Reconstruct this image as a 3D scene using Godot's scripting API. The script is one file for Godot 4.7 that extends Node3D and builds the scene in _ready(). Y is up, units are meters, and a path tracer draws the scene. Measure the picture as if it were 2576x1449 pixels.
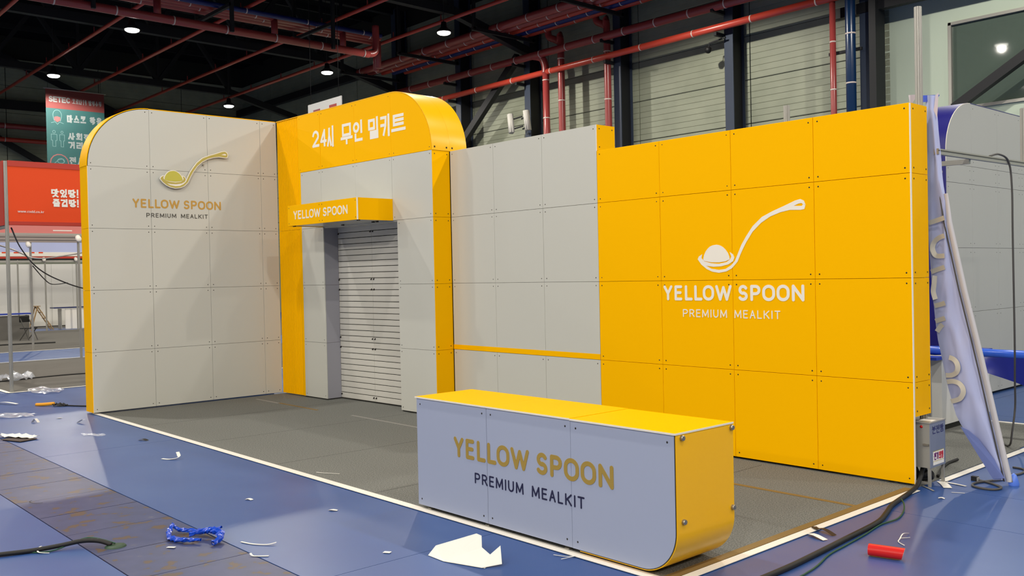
extends Node3D
# An empty exhibition stand in a big hall, built in metres: x runs along the stand's back wall, z towards the viewer.

const R := 0.9927          # height of one panel row
const XA := -11.4565       # inner face of the stand's left wall
var M := {}
var rng := RandomNumberGenerator.new()
var taken := {}

# ------------------------------------------------------------------ naming
func tag(o: Node, label: String, category: String, group := "") -> Node:
	o.set_meta("label", label)
	o.set_meta("category", category)
	if group != "":
		o.set_meta("group", group)
	return o

func numbered(called: String) -> String:
	var n: int = taken.get(called, 0)
	taken[called] = n + 1
	return called if n == 0 else "%s_%03d" % [called, n]

func thing(called: String, label: String, category: String, at := Vector3.ZERO, turn := 0.0, group := "") -> Node3D:
	var o := Node3D.new()
	o.name = numbered(called)
	o.position = at
	o.rotation_degrees.y = turn
	add_child(o)
	tag(o, label, category, group)
	return o

func struct(called: String) -> Node3D:
	var o := Node3D.new()
	o.name = called
	add_child(o)
	o.set_meta("kind", "structure")
	return o

func node(called: String, parent: Node3D, at := Vector3.ZERO) -> Node3D:
	var o := Node3D.new()
	o.name = called
	o.position = at
	parent.add_child(o, true)
	return o

func part(called: String, mesh: Mesh, m: Material, parent: Node3D, xf := Transform3D()) -> MeshInstance3D:
	var o := MeshInstance3D.new()
	o.name = called
	o.mesh = mesh
	o.material_override = m
	o.transform = xf
	parent.add_child(o, true)
	return o

func solo(called: String, mesh: Mesh, m: Material, label: String, category: String, at := Vector3.ZERO, turn := 0.0, group := "") -> MeshInstance3D:
	var o := MeshInstance3D.new()
	o.name = numbered(called)
	o.mesh = mesh
	o.material_override = m
	o.position = at
	o.rotation_degrees.y = turn
	add_child(o)
	tag(o, label, category, group)
	return o

func stuff(o: Node) -> Node:
	o.set_meta("kind", "stuff")
	return o

# ------------------------------------------------------------------ materials
func mat(c: Color, rough := 0.6, metal := 0.0, spec := 0.5) -> StandardMaterial3D:
	var m := StandardMaterial3D.new()
	m.albedo_color = c
	m.roughness = rough
	m.metallic = metal
	m.metallic_specular = spec
	return m

func noise_tex(freq: float, ramp: Array, size := 512, octaves := 4, sd := 1, kind := FastNoiseLite.TYPE_SIMPLEX_SMOOTH) -> NoiseTexture2D:
	var n := FastNoiseLite.new()
	n.noise_type = kind
	n.frequency = freq
	n.fractal_octaves = octaves
	n.seed = sd
	var t := NoiseTexture2D.new()
	t.width = size
	t.height = size
	t.seamless = true
	t.noise = n
	if ramp.size() > 0:
		var g := Gradient.new()
		var offs := PackedFloat32Array()
		var cols := PackedColorArray()
		for e in ramp:
			offs.append(e[0])
			cols.append(e[1])
		g.offsets = offs
		g.colors = cols
		t.color_ramp = g
	return t

func world_tex(m: StandardMaterial3D, tex: Texture2D, tile: float) -> StandardMaterial3D:
	m.albedo_texture = tex
	m.uv1_triplanar = true
	m.uv1_world_triplanar = true
	m.uv1_scale = Vector3.ONE / tile
	m.uv1_triplanar_sharpness = 8.0
	return m

func gr(v: float) -> Color:
	return Color(v, v, v)

func make_materials() -> void:
	M.white = mat(Color(0.775, 0.775, 0.745), 0.25)
	M.lavender = mat(Color(0.64, 0.67, 0.755), 0.42)
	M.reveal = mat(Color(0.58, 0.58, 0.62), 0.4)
	M.yellow = mat(Color(0.985, 0.725, 0.0), 0.42, 0.0, 0.12)
	M.yellow_gloss = mat(Color(0.985, 0.735, 0.0), 0.28, 0.0, 0.45)
	M.yellow_top = mat(Color(0.95, 0.705, 0.0), 0.5, 0.0, 0.08)
	M.edge = mat(Color(0.93, 0.90, 0.84), 0.5)
	M.backing = mat(Color(0.14, 0.14, 0.13), 0.9)
	M.board = mat(Color(0.45, 0.44, 0.42), 0.8)
	M.screw = mat(Color(0.16, 0.14, 0.12), 0.45, 0.5)
	M.steel = mat(Color(0.62, 0.60, 0.56), 0.35, 0.8)
	M.alu = mat(Color(0.66, 0.65, 0.62), 0.4, 0.45)
	M.alu_dark = mat(Color(0.30, 0.29, 0.28), 0.5, 0.4)
	M.print_white = mat(Color(0.93, 0.91, 0.87), 0.5)
	M.print_gold = mat(Color(0.64, 0.53, 0.22), 0.5)
	M.print_ochre = mat(Color(0.74, 0.57, 0.24), 0.5)
	M.print_navy = mat(Color(0.10, 0.10, 0.24), 0.5)
	M.print_dark = mat(Color(0.28, 0.27, 0.25), 0.5)
	M.logo_gold = mat(Color(0.72, 0.66, 0.32), 0.45)
	M.logo_green = mat(Color(0.76, 0.73, 0.28), 0.45)
	M.slat = mat(Color(0.80, 0.79, 0.76), 0.4)
	# blue painted floor: broad tone drift, fine scuffs
	var b := mat(Color(1.0, 1.0, 1.0), 0.36, 0.0, 0.7)
	world_tex(b, noise_tex(0.006, [[0.0, Color(0.15, 0.29, 0.535)], [0.5, Color(0.17, 0.31, 0.555)], [1.0, Color(0.20, 0.335, 0.57)]], 1024, 5, 3), 9.0)
	b.roughness_texture = noise_tex(0.012, [[0.0, gr(0.9)], [1.0, gr(1.0)]], 512, 3, 9)
	b.roughness = 0.40
	M.floor_blue = b
	# cover plates: same paint worn through to brown
	var plates := []
	for i in 3:
		var p := mat(Color(0.95, 0.95, 0.98), 0.42, 0.0, 0.5)
		world_tex(p, noise_tex(0.010, [[0.0, Color(0.36, 0.285, 0.225)], [0.275, Color(0.35, 0.28, 0.225)], [0.29, Color(0.235, 0.265, 0.40)], [0.55, Color(0.245, 0.28, 0.43)], [0.80, Color(0.265, 0.295, 0.44)], [0.90, Color(0.30, 0.32, 0.43)], [1.0, Color(0.44, 0.45, 0.49)]], 1024, 5, 21 + i), 2.3 + 0.4 * i)
		plates.append(p)
	M.plates = plates
	M.grime = mat(Color(0.24, 0.19, 0.15), 0.9)
	var c := mat(Color(1, 1, 1), 1.0, 0.0, 0.2)
	world_tex(c, noise_tex(0.09, [[0.0, Color(0.33, 0.33, 0.315)], [0.5, Color(0.455, 0.46, 0.445)], [1.0, Color(0.58, 0.58, 0.56)]], 1024, 5, 5), 1.6)
	c.heightmap_enabled = true
	c.heightmap_texture = noise_tex(0.12, [], 512, 3, 6)
	c.heightmap_scale = 0.35
	M.carpet = c
	M.carpet_far = mat(Color(0.42, 0.41, 0.39), 1.0, 0.0, 0.2)
	M.tape = mat(Color(0.93, 0.91, 0.87), 0.55)
	M.tape_gold = mat(Color(0.50, 0.40, 0.22), 0.7)
	M.tape_faint = mat(Color(0.56, 0.55, 0.53), 0.8)
	# hall
	M.pipe_red = mat(Color(0.62, 0.25, 0.24), 0.32, 0.0, 0.55)
	M.pipe_scarlet = mat(Color(0.78, 0.27, 0.20), 0.32, 0.0, 0.55)
	M.pipe_blue = mat(Color(0.04, 0.18, 0.33), 0.3, 0.0, 0.55)
	M.pipe_navy = mat(Color(0.10, 0.16, 0.42), 0.4)
	M.band = mat(Color(0.86, 0.80, 0.76), 0.5)
	M.black_steel = mat(Color(0.06, 0.065, 0.08), 0.7)
	M.column = mat(Color(0.19, 0.23, 0.30), 0.55)
	M.column_dark = mat(Color(0.05, 0.055, 0.075), 0.6)
	M.ceiling = mat(Color(0.10, 0.105, 0.11), 0.95, 0.0, 0.1)
	var w := mat(Color(1, 1, 1), 0.6)
	world_tex(w, noise_tex(0.01, [[0.0, Color(0.575, 0.595, 0.515)], [1.0, Color(0.64, 0.655, 0.57)]], 512, 3, 13), 7.0)
	M.wall_rib = w
	M.wall_plain = mat(Color(0.72, 0.77, 0.70), 0.8)
	M.joint = mat(Color(0.14, 0.14, 0.12), 0.9)
	M.hall = mat(Color(0.45, 0.45, 0.43), 0.9)
	M.glow = mat(Color(1, 1, 1), 0.5)
	M.glow.emission_enabled = true
	M.glow.emission = Color(1.0, 0.985, 0.94)
	M.glow.emission_energy_multiplier = 9.0
	M.lamp = mat(Color(0.2, 0.2, 0.2), 0.5, 0.6)
	M.rubber = mat(Color(0.09, 0.085, 0.08), 0.6)
	M.green_wire = mat(Color(0.06, 0.28, 0.18), 0.5)
	M.grey_wire = mat(Color(0.30, 0.29, 0.28), 0.55)
	M.paper = mat(Color(0.93, 0.92, 0.89), 0.85)
	M.sign_red = mat(Color(0.90, 0.31, 0.15), 0.6, 0.0, 0.25)
	M.sign_red_dark = mat(Color(0.72, 0.20, 0.13), 0.6)
	M.sign_pink = mat(Color(0.86, 0.50, 0.47), 0.6)
	M.lav_cloth = mat(Color(0.72, 0.75, 0.90), 0.6)
	M.teal = mat(Color(0.16, 0.345, 0.345), 0.7)
	M.brick_red = mat(Color(0.46, 0.20, 0.19), 0.7)
	M.blue_top = mat(Color(0.12, 0.22, 0.62), 0.4)
	M.blue_deep = mat(Color(0.10, 0.09, 0.44), 0.35)
	M.blue_film = mat(Color(0.02, 0.26, 0.74), 0.25)
	M.box_grey = mat(Color(0.62, 0.61, 0.58), 0.45, 0.2)
	M.box_blue = mat(Color(0.52, 0.55, 0.62), 0.45, 0.2)
	M.red_vinyl = mat(Color(0.83, 0.10, 0.08), 0.3)
	M.film = mat(Color(0.88, 0.90, 0.94, 0.28), 0.2)
	M.film.transparency = BaseMaterial3D.TRANSPARENCY_ALPHA
	M.glass = mat(Color(0.40, 0.46, 0.42, 0.55), 0.03)
	M.glass.transparency = BaseMaterial3D.TRANSPARENCY_ALPHA
	M.black = mat(Color(0.04, 0.04, 0.04), 0.6)
	M.wood = mat(Color(0.62, 0.50, 0.33), 0.7)
	M.brown = mat(Color(0.22, 0.15, 0.09), 0.7)
	M.amber = mat(Color(0.93, 0.63, 0.10), 0.6)

# ------------------------------------------------------------------ mesh helpers (quads are given counter-clockwise seen from outside)
func st_new(smooth := false) -> SurfaceTool:
	var st := SurfaceTool.new()
	st.begin(Mesh.PRIMITIVE_TRIANGLES)
	st.set_smooth_group(0 if smooth else -1)
	return st

func done(st: SurfaceTool) -> ArrayMesh:
	st.generate_normals()
	return st.commit()

func tri(st: SurfaceTool, a: Vector3, b: Vector3, c: Vector3) -> void:
	st.add_vertex(a)
	st.add_vertex(c)
	st.add_vertex(b)

func quad(st: SurfaceTool, a: Vector3, b: Vector3, c: Vector3, d: Vector3) -> void:
	tri(st, a, b, c)
	tri(st, a, c, d)

func box(st: SurfaceTool, c: Vector3, s: Vector3, b := Basis()) -> void:
	var h := s * 0.5
	var p := []
	for i in 8:
		p.append(c + b * Vector3(h.x if i & 1 else -h.x, h.y if i & 2 else -h.y, h.z if i & 4 else -h.z))
	quad(st, p[4], p[5], p[7], p[6])
	quad(st, p[1], p[0], p[2], p[3])
	quad(st, p[5], p[1], p[3], p[7])
	quad(st, p[0], p[4], p[6], p[2])
	quad(st, p[6], p[7], p[3], p[2])
	quad(st, p[0], p[1], p[5], p[4])

func boxm(c: Vector3, s: Vector3) -> ArrayMesh:
	var st := st_new()
	box(st, c, s)
	return done(st)

func bar(st: SurfaceTool, a: Vector3, b: Vector3, w: float, h: float) -> void:
	var d := (b - a).normalized()
	var up := Vector3.UP if absf(d.y) < 0.95 else Vector3.RIGHT
	var x := up.cross(d).normalized()
	var y := d.cross(x)
	box(st, (a + b) * 0.5, Vector3(w, h, a.distance_to(b)), Basis(x, y, d))

func barm(a: Vector3, b: Vector3, w: float, h: float) -> ArrayMesh:
	var st := st_new()
	bar(st, a, b, w, h)
	return done(st)

# a panel lying in the x-y plane, its front bevelled by e, its front face at z = 0
func panelm(x0: float, x1: float, y0: float, y1: float, t := 0.018, e := 0.002) -> ArrayMesh:
	var st := st_new()
	var a := [Vector3(x0 + e, y0 + e, 0), Vector3(x1 - e, y0 + e, 0), Vector3(x1 - e, y1 - e, 0), Vector3(x0 + e, y1 - e, 0)]
	var b := [Vector3(x0, y0, -e), Vector3(x1, y0, -e), Vector3(x1, y1, -e), Vector3(x0, y1, -e)]
	var c := [Vector3(x0, y0, -t), Vector3(x1, y0, -t), Vector3(x1, y1, -t), Vector3(x0, y1, -t)]
	quad(st, a[0], a[1], a[2], a[3])
	quad(st, c[1], c[0], c[3], c[2])
	for i in 4:
		var j := (i + 1) % 4
		quad(st, b[i], b[j], a[j], a[i])
		quad(st, c[i], c[j], b[j], b[i])
	return done(st)

func signed_area(p: PackedVector2Array) -> float:
	var s := 0.0
	for i in p.size():
		var q := p[(i + 1) % p.size()]
		s += p[i].x * q.y - q.x * p[i].y
	return s * 0.5

func extrude(st: SurfaceTool, poly: PackedVector2Array, z0: float, z1: float, xf := Transform3D()) -> void:
	if signed_area(poly) < 0.0:
		poly = poly.duplicate()
		poly.reverse()
	var big := PackedVector2Array()
	for q in poly:
		big.append(q * 10000.0)
	var idx := Geometry2D.triangulate_polygon(big)
	for k in range(0, idx.size(), 3):
		var t := [poly[idx[k]], poly[idx[k + 1]], poly[idx[k + 2]]]
		if (t[1] - t[0]).cross(t[2] - t[0]) < 0.0:
			var s = t[1]
			t[1] = t[2]
			t[2] = s
		tri(st, xf * Vector3(t[0].x, t[0].y, z1), xf * Vector3(t[1].x, t[1].y, z1), xf * Vector3(t[2].x, t[2].y, z1))
		tri(st, xf * Vector3(t[0].x, t[0].y, z0), xf * Vector3(t[2].x, t[2].y, z0), xf * Vector3(t[1].x, t[1].y, z0))
	for i in poly.size():
		var p := poly[i]
		var q := poly[(i + 1) % poly.size()]
		quad(st, xf * Vector3(p.x, p.y, z0), xf * Vector3(q.x, q.y, z0), xf * Vector3(q.x, q.y, z1), xf * Vector3(p.x, p.y, z1))

func extrudem(poly: PackedVector2Array, z0: float, z1: float) -> ArrayMesh:
	var st := st_new()
	extrude(st, poly, z0, z1)
	return done(st)

func tube(st: SurfaceTool, pts: Array, r: float, sides := 10, caps := true) -> void:
	var n := pts.size()
	var rings := []
	var d0: Vector3 = (pts[1] - pts[0]).normalized()
	var x: Vector3 = (Vector3.UP if absf(d0.y) < 0.9 else Vector3.RIGHT).cross(d0).normalized()
	for i in n:
		var d: Vector3
		if i == 0:
			d = d0
		elif i == n - 1:
			d = (pts[i] - pts[i - 1]).normalized()
		else:
			d = ((pts[i] - pts[i - 1]).normalized() + (pts[i + 1] - pts[i]).normalized()).normalized()
		x = (x - d * x.dot(d)).normalized()
		var y := d.cross(x)
		var ring := []
		for k in sides:
			var a := TAU * k / sides
			ring.append(pts[i] + (x * cos(a) + y * sin(a)) * r)
		rings.append(ring)
	for i in n - 1:
		for k in sides:
			var j := (k + 1) % sides
			quad(st, rings[i][k], rings[i][j], rings[i + 1][j], rings[i + 1][k])
	if caps:
		for k in range(1, sides - 1):
			tri(st, rings[0][0], rings[0][k + 1], rings[0][k])
			tri(st, rings[n - 1][0], rings[n - 1][k], rings[n - 1][k + 1])

func tubem(pts: Array, r: float, sides := 10) -> ArrayMesh:
	var st := st_new(true)
	tube(st, pts, r, sides)
	return done(st)

func curve_pts(pts: Array, per := 6) -> Array:
	var out := []
	for i in pts.size() - 1:
		var a: Vector3 = pts[maxi(i - 1, 0)]
		var b: Vector3 = pts[i]
		var c: Vector3 = pts[i + 1]
		var d: Vector3 = pts[mini(i + 2, pts.size() - 1)]
		for k in per:
			out.append(b.cubic_interpolate(c, a, d, float(k) / per))
	out.append(pts[-1])
	return out

# a disc or dome turned about the y axis: profile of (radius, height)
func lathem(profile: Array, sides := 20, smooth := true) -> ArrayMesh:
	var st := st_new(smooth)
	for i in profile.size() - 1:
		var a: Vector2 = profile[i]
		var b: Vector2 = profile[i + 1]
		for k in sides:
			var t0 := TAU * k / sides
			var t1 := TAU * (k + 1) / sides
			quad(st, Vector3(cos(t0) * a.x, a.y, -sin(t0) * a.x), Vector3(cos(t1) * a.x, a.y, -sin(t1) * a.x), Vector3(cos(t1) * b.x, b.y, -sin(t1) * b.x), Vector3(cos(t0) * b.x, b.y, -sin(t0) * b.x))
	return done(st)

func arc2(c: Vector2, r: float, a0: float, a1: float, n := 12) -> PackedVector2Array:
	var p := PackedVector2Array()
	for i in n + 1:
		var a := deg_to_rad(lerpf(a0, a1, float(i) / n))
		p.append(c + Vector2(cos(a), sin(a)) * r)
	return p

func rect2(x0: float, y0: float, x1: float, y1: float) -> PackedVector2Array:
	return PackedVector2Array([Vector2(x0, y0), Vector2(x1, y0), Vector2(x1, y1), Vector2(x0, y1)])

# ------------------------------------------------------------------ lettering: strokes with a width
func el(cx: float, cy: float, rx: float, ry: float, a0 := 0.0, a1 := 360.0, n := 14) -> Array:
	var p := []
	for i in n + 1:
		var a := deg_to_rad(lerpf(a0, a1, float(i) / n))
		p.append(Vector2(cx + cos(a) * rx, cy + sin(a) * ry))
	return p

func ln(v: Array) -> Array:
	var p := []
	for i in range(0, v.size(), 2):
		p.append(Vector2(v[i], v[i + 1]))
	return p

func latin(ch: String) -> Array:
	match ch:
		"Y": return [ln([0, 1, 0.5, 0.45, 0.5, 0]), ln([1, 1, 0.5, 0.45])]
		"E": return [ln([1, 1, 0, 1, 0, 0, 1, 0]), ln([0, 0.52, 0.88, 0.52])]
		"L": return [ln([0, 1, 0, 0, 1, 0])]
		"O": return [el(0.5, 0.62, 0.5, 0.38, 0, 180, 10) + el(0.5, 0.38, 0.5, 0.38, 180, 360, 10) + [Vector2(1, 0.62)]]
		"W": return [ln([0, 1, 0.26, 0, 0.5, 0.92, 0.74, 0, 1, 1])]
		"S": return [el(0.52, 0.735, 0.46, 0.265, 30, 270, 12) + el(0.48, 0.25, 0.5, 0.25, 80, -150, 12)]
		"P": return [ln([0, 0, 0, 1, 0.5, 1]) + el(0.55, 0.72, 0.45, 0.28, 90, -90, 8) + ln([0, 0.44])]
		"N": return [ln([0, 0, 0, 1, 1, 0, 1, 1])]
		"R": return [ln([0, 0, 0, 1, 0.5, 1]) + el(0.52, 0.74, 0.42, 0.26, 90, -90, 8) + ln([0, 0.48]), ln([0.5, 0.48, 1, 0])]
		"M": return [ln([0, 0, 0.04, 1, 0.5, 0.15, 0.96, 1, 1, 0])]
		"I": return [ln([0.5, 0, 0.5, 1])]
		"U": return [ln([0, 1]) + el(0.5, 0.38, 0.5, 0.38, 180, 360, 10) + ln([1, 1])]
		"A": return [ln([0, 0, 0.5, 1, 1, 0]), ln([0.2, 0.36, 0.8, 0.36])]
		"K": return [ln([0, 0, 0, 1]), ln([1, 1, 0.05, 0.42]), ln([0.3, 0.58, 1, 0])]
		"T": return [ln([0.5, 0, 0.5, 1]), ln([0, 1, 1, 1])]
		"C": return [el(0.55, 0.5, 0.52, 0.5, 45, 315, 14)]
		"2": return [el(0.5, 0.68, 0.46, 0.32, 165, -25, 10) + ln([0.02, 0, 1, 0])]
		"4": return [ln([0.72, 0, 0.72, 1, 0, 0.28, 1, 0.28])]
		"1": return [ln([0.2, 0.8, 0.6, 1, 0.6, 0])]
		"9": return [el(0.5, 0.68, 0.42, 0.32), ln([0.92, 0.68, 0.7, 0])]
		"!": return [ln([0.5, 1, 0.5, 0.35]), ln([0.5, 0.02, 0.5, 0.0])]
	return []

func fit(strokes: Array, x0: float, y0: float, x1: float, y1: float) -> Array:
	var out := []
	for s in strokes:
		var p := []
		for v in s:
			p.append(Vector2(lerpf(x0, x1, v.x), lerpf(y0, y1, v.y)))
		out.append(p)
	return out

func consonant(i: int) -> Array:
	var giyeok := [ln([0, 1, 1, 1, 0.9, 0.5, 0.5, 0])]
	var digeut := [ln([1, 1, 0, 1, 0, 0, 1, 0])]
	var siot := [ln([0.5, 1, 0.45, 0.6, 0, 0]), ln([0.48, 0.6, 1, 0])]
	var bieup := [ln([0, 1, 0, 0, 1, 0, 1, 1]), ln([0, 0.5, 1, 0.5])]
	var jieut := [ln([0, 1, 1, 1]), ln([0.5, 1, 0.42, 0.55, 0, 0]), ln([0.46, 0.55, 1, 0])]
	match i:
		0: return giyeok
		1: return fit(giyeok, 0, 0, 0.44, 1) + fit(giyeok, 0.56, 0, 1, 1)
		2: return [ln([0, 1, 0, 0, 1, 0])]
		3: return digeut
		4: return fit(digeut, 0, 0, 0.43, 1) + fit(digeut, 0.57, 0, 1, 1)
		5: return [ln([0, 1, 1, 1, 1, 0.5, 0, 0.5, 0, 0, 1, 0])]
		6: return [ln([0, 0, 0, 1, 1, 1, 1, 0, 0, 0])]
		7: return bieup
		8: return fit(bieup, 0, 0, 0.43, 1) + fit(bieup, 0.57, 0, 1, 1)
		9: return siot
		10: return fit(siot, 0, 0, 0.48, 1) + fit(siot, 0.52, 0, 1, 1)
		11: return [el(0.5, 0.5, 0.5, 0.5)]
		12: return jieut
		14: return [ln([0.3, 1.08, 0.7, 1.08])] + fit(jieut, 0, 0, 1, 0.8)
		15: return giyeok + [ln([0, 0.55, 0.88, 0.55])]
		16: return [ln([1, 1, 0, 1, 0, 0, 1, 0]), ln([0, 0.5, 1, 0.5])]
		17: return [ln([0, 1, 1, 1]), ln([0, 0, 1, 0]), ln([0.28, 1, 0.28, 0]), ln([0.72, 1, 0.72, 0])]
		18: return [ln([0.3, 1.1, 0.7, 1.1]), ln([0, 0.8, 1, 0.8]), el(0.5, 0.3, 0.36, 0.3)]
	return []

const TAIL := [-1, 0, 1, -1, 2, -1, -1, 3, 5, -1, -1, -1, -1, -1, -1, -1, 6, 7, -1, 9, 10, 11, 12, 14, 15, 16, 17, 18]
const UPRIGHT := [0, 1, 2, 3, 4, 5, 6, 7, 20]

func hangul(ch: String) -> Array:
	var code := ch.unicode_at(0) - 0xAC00
	if code < 0 or code > 11171:
		return latin(ch)
	var a := code / 588
	var v := (code % 588) / 28
	var t: int = TAIL[code % 28]
	var out := []
	var low := 0.0
	if t >= 0:
		low = 0.42
		out += fit(consonant(t), 0.18, 0.0, 0.92, 0.29)
	var twin := v == 9 or v == 10 or v == 11 or v == 14 or v == 15 or v == 16 or v == 19
	if v in UPRIGHT:
		out += fit(consonant(a), 0.0, low + 0.06, 0.56, 0.92)
		var mid := lerpf(low, 1.0, 0.5)
		if v == 20:
			out.append(ln([0.9, low, 0.9, 1]))
		elif v == 4 or v == 6 or v == 5 or v == 7:
			out.append(ln([0.9, low, 0.9, 1]))
			if v >= 6:
				out.append(ln([0.64, mid + 0.1, 0.9, mid + 0.1]))
				out.append(ln([0.64, mid - 0.1, 0.9, mid - 0.1]))
			else:
				out.append(ln([0.64, mid, 0.9, mid]))
		else:
			out.append(ln([0.76, low, 0.76, 1]))
			out.append(ln([0.76, mid, 1.0, mid]))
	elif twin:
		out += fit(consonant(a), 0.04, low + 0.42 * (1.0 - low), 0.58, 0.98)
		var y := low + 0.12 * (1.0 - low)
		out.append(ln([0.0, y, 0.68, y]))
		if v == 11:
			out.append(ln([0.32, y, 0.32, y + 0.2 * (1.0 - low)]))
		elif v != 19:
			out.append(ln([0.36, y, 0.36, y - 0.14]))
		if v == 14:
			out.append(ln([0.6, y + 0.22, 0.9, y + 0.22]))
		out.append(ln([0.9, low, 0.9, 1]))
	else:
		out += fit(consonant(a), 0.14, low + 0.44 * (1.0 - low), 0.86, 0.98)
		var y := low + (0.22 if v in [13, 17] else 0.1) * (1.0 - low)
		if v == 18:
			out.append(ln([0.0, y, 1.0, y]))
		elif v == 8 or v == 12:
			out.append(ln([0.0, y, 1.0, y]))
			if v == 8:
				out.append(ln([0.5, y, 0.5, y + 0.22 * (1.0 - low)]))
			else:
				out.append(ln([0.36, y, 0.36, y + 0.22 * (1.0 - low)]))
				out.append(ln([0.64, y, 0.64, y + 0.22 * (1.0 - low)]))
		else:
			y = low + 0.27 * (1.0 - low)
			out.append(ln([0.0, y, 1.0, y]))
			if v == 13:
				out.append(ln([0.5, y, 0.5, low]))
			else:
				out.append(ln([0.36, y, 0.36, low]))
				out.append(ln([0.64, y, 0.64, low]))
	return out

# strokes -> raised mesh on the x-y plane; every stroke becomes one clean outline, and strokes that cross lie a hair apart
func ink(st: SurfaceTool, strokes: Array, w: float, z0: float, z1: float, round_ends := true, xf := Transform3D()) -> void:
	var big := 40.0 / w
	for n in strokes.size():
		var line := PackedVector2Array()
		for v in strokes[n]:
			if line.is_empty() or line[-1].distance_to(v * big) > 0.05:
				line.append(v * big)
		if line.size() < 2:
			line.append(line[0] + Vector2(0.5, 0))
		var outs := Geometry2D.offset_polyline(line, 20.0, Geometry2D.JOIN_ROUND if round_ends else Geometry2D.JOIN_MITER, Geometry2D.END_ROUND if round_ends else Geometry2D.END_SQUARE)
		var rims := []
		var holes := []
		for o in outs:
			if Geometry2D.is_polygon_clockwise(o):
				holes.append(o)
			else:
				rims.append(o)
		var lift := 0.00025 * n
		for r in rims:
			var poly: PackedVector2Array = r
			for h in holes:
				if Geometry2D.is_point_in_polygon(h[0], r):
					poly = bridged(poly, h)
			var small := PackedVector2Array()
			for q in poly:
				small.append(q / big)
			extrude(st, small, z0, z1 + lift, xf)

func bridged(outer: PackedVector2Array, hole: PackedVector2Array) -> PackedVector2Array:
	var bi := 0
	var bj := 0
	var best := 1e20
	for i in outer.size():
		for j in hole.size():
			var d := outer[i].distance_squared_to(hole[j])
			if d < best:
				best = d
				bi = i
				bj = j
	var out := PackedVector2Array()
	for i in bi + 1:
		out.append(outer[i])
	for k in hole.size() + 1:
		out.append(hole[(bj + k) % hole.size()] + (Vector2(0.0, 0.0) if k < hole.size() else (hole[(bj + hole.size() - 1) % hole.size()] - hole[bj]).normalized() * 0.004))
	out.append(outer[bi] + (outer[(bi + 1) % outer.size()] - outer[bi]).normalized() * 0.004)
	for i in range(bi + 1, outer.size()):
		out.append(outer[i])
	return out

const YS_X := [0.0, 0.071, 0.088, 0.148, 0.169, 0.228, 0.242, 0.302, 0.306, 0.390, 0.399, 0.517, 0.563, 0.630, 0.647, 0.716, 0.728, 0.813, 0.823, 0.907, 0.921, 1.0]

# the two-word name, letters spaced as on the stand
func name_ink(x0: float, x1: float, y0: float, y1: float, w: float, m: Material, parent: Node3D, z := 0.0) -> void:
	var word := "YELLOWSPOON"
	var st := st_new()
	for i in word.length():
		var a: float = lerpf(x0, x1, YS_X[i * 2]) + w * 0.5
		var b: float = lerpf(x0, x1, YS_X[i * 2 + 1]) - w * 0.5
		ink(st, fit(latin(word[i]), a, y0 + w * 0.5, b, y1 - w * 0.5), w, z, z + 0.0025)
	part("lettering", done(st), m, parent)

func line_ink(text: String, x0: float, x1: float, y0: float, y1: float, w: float, m: Material, parent: Node3D, z := 0.0) -> void:
	var wide := {"I": 0.16, "M": 1.0, " ": 0.55, "L": 0.62, "T": 0.78, "E": 0.66}
	var total := 0.0
	for ch in text:
		total += wide.get(ch, 0.78) + 0.27
	total -= 0.27
	var k := (x1 - x0) / total
	var x := x0
	var st := st_new()
	for ch in text:
		var cw: float = wide.get(ch, 0.78) * k
		if ch != " ":
			ink(st, fit(latin(ch), x + w * 0.5, y0 + w * 0.5, x + cw - w * 0.5, y1 - w * 0.5), w, z, z + 0.0025)
		x += cw + 0.27 * k
	part("lettering", done(st), m, parent)

func hangul_ink(st: SurfaceTool, text: String, x0: float, x1: float, y0: float, y1: float, w: float, z: float, gap := 0.16, xf := Transform3D()) -> void:
	var total := 0.0
	var widths := []
	for ch in text:
		var u := ch.unicode_at(0)
		var cw := 1.0
		if ch == " ":
			cw = 0.35
		elif ch == "!":
			cw = 0.3
		elif u < 0xAC00:
			cw = 0.62
		widths.append(cw)
		total += cw + gap
	total -= gap
	var k := (x1 - x0) / total
	var x := x0
	for i in text.length():
		var cw: float = widths[i] * k
		if text[i] != " ":
			ink(st, fit(hangul(text[i]), x + w * 0.5, y0 + w * 0.5, x + cw - w * 0.5, y1 - w * 0.5), w, z, z + 0.0025, false, xf)
		x += cw + gap * k
	return

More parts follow.
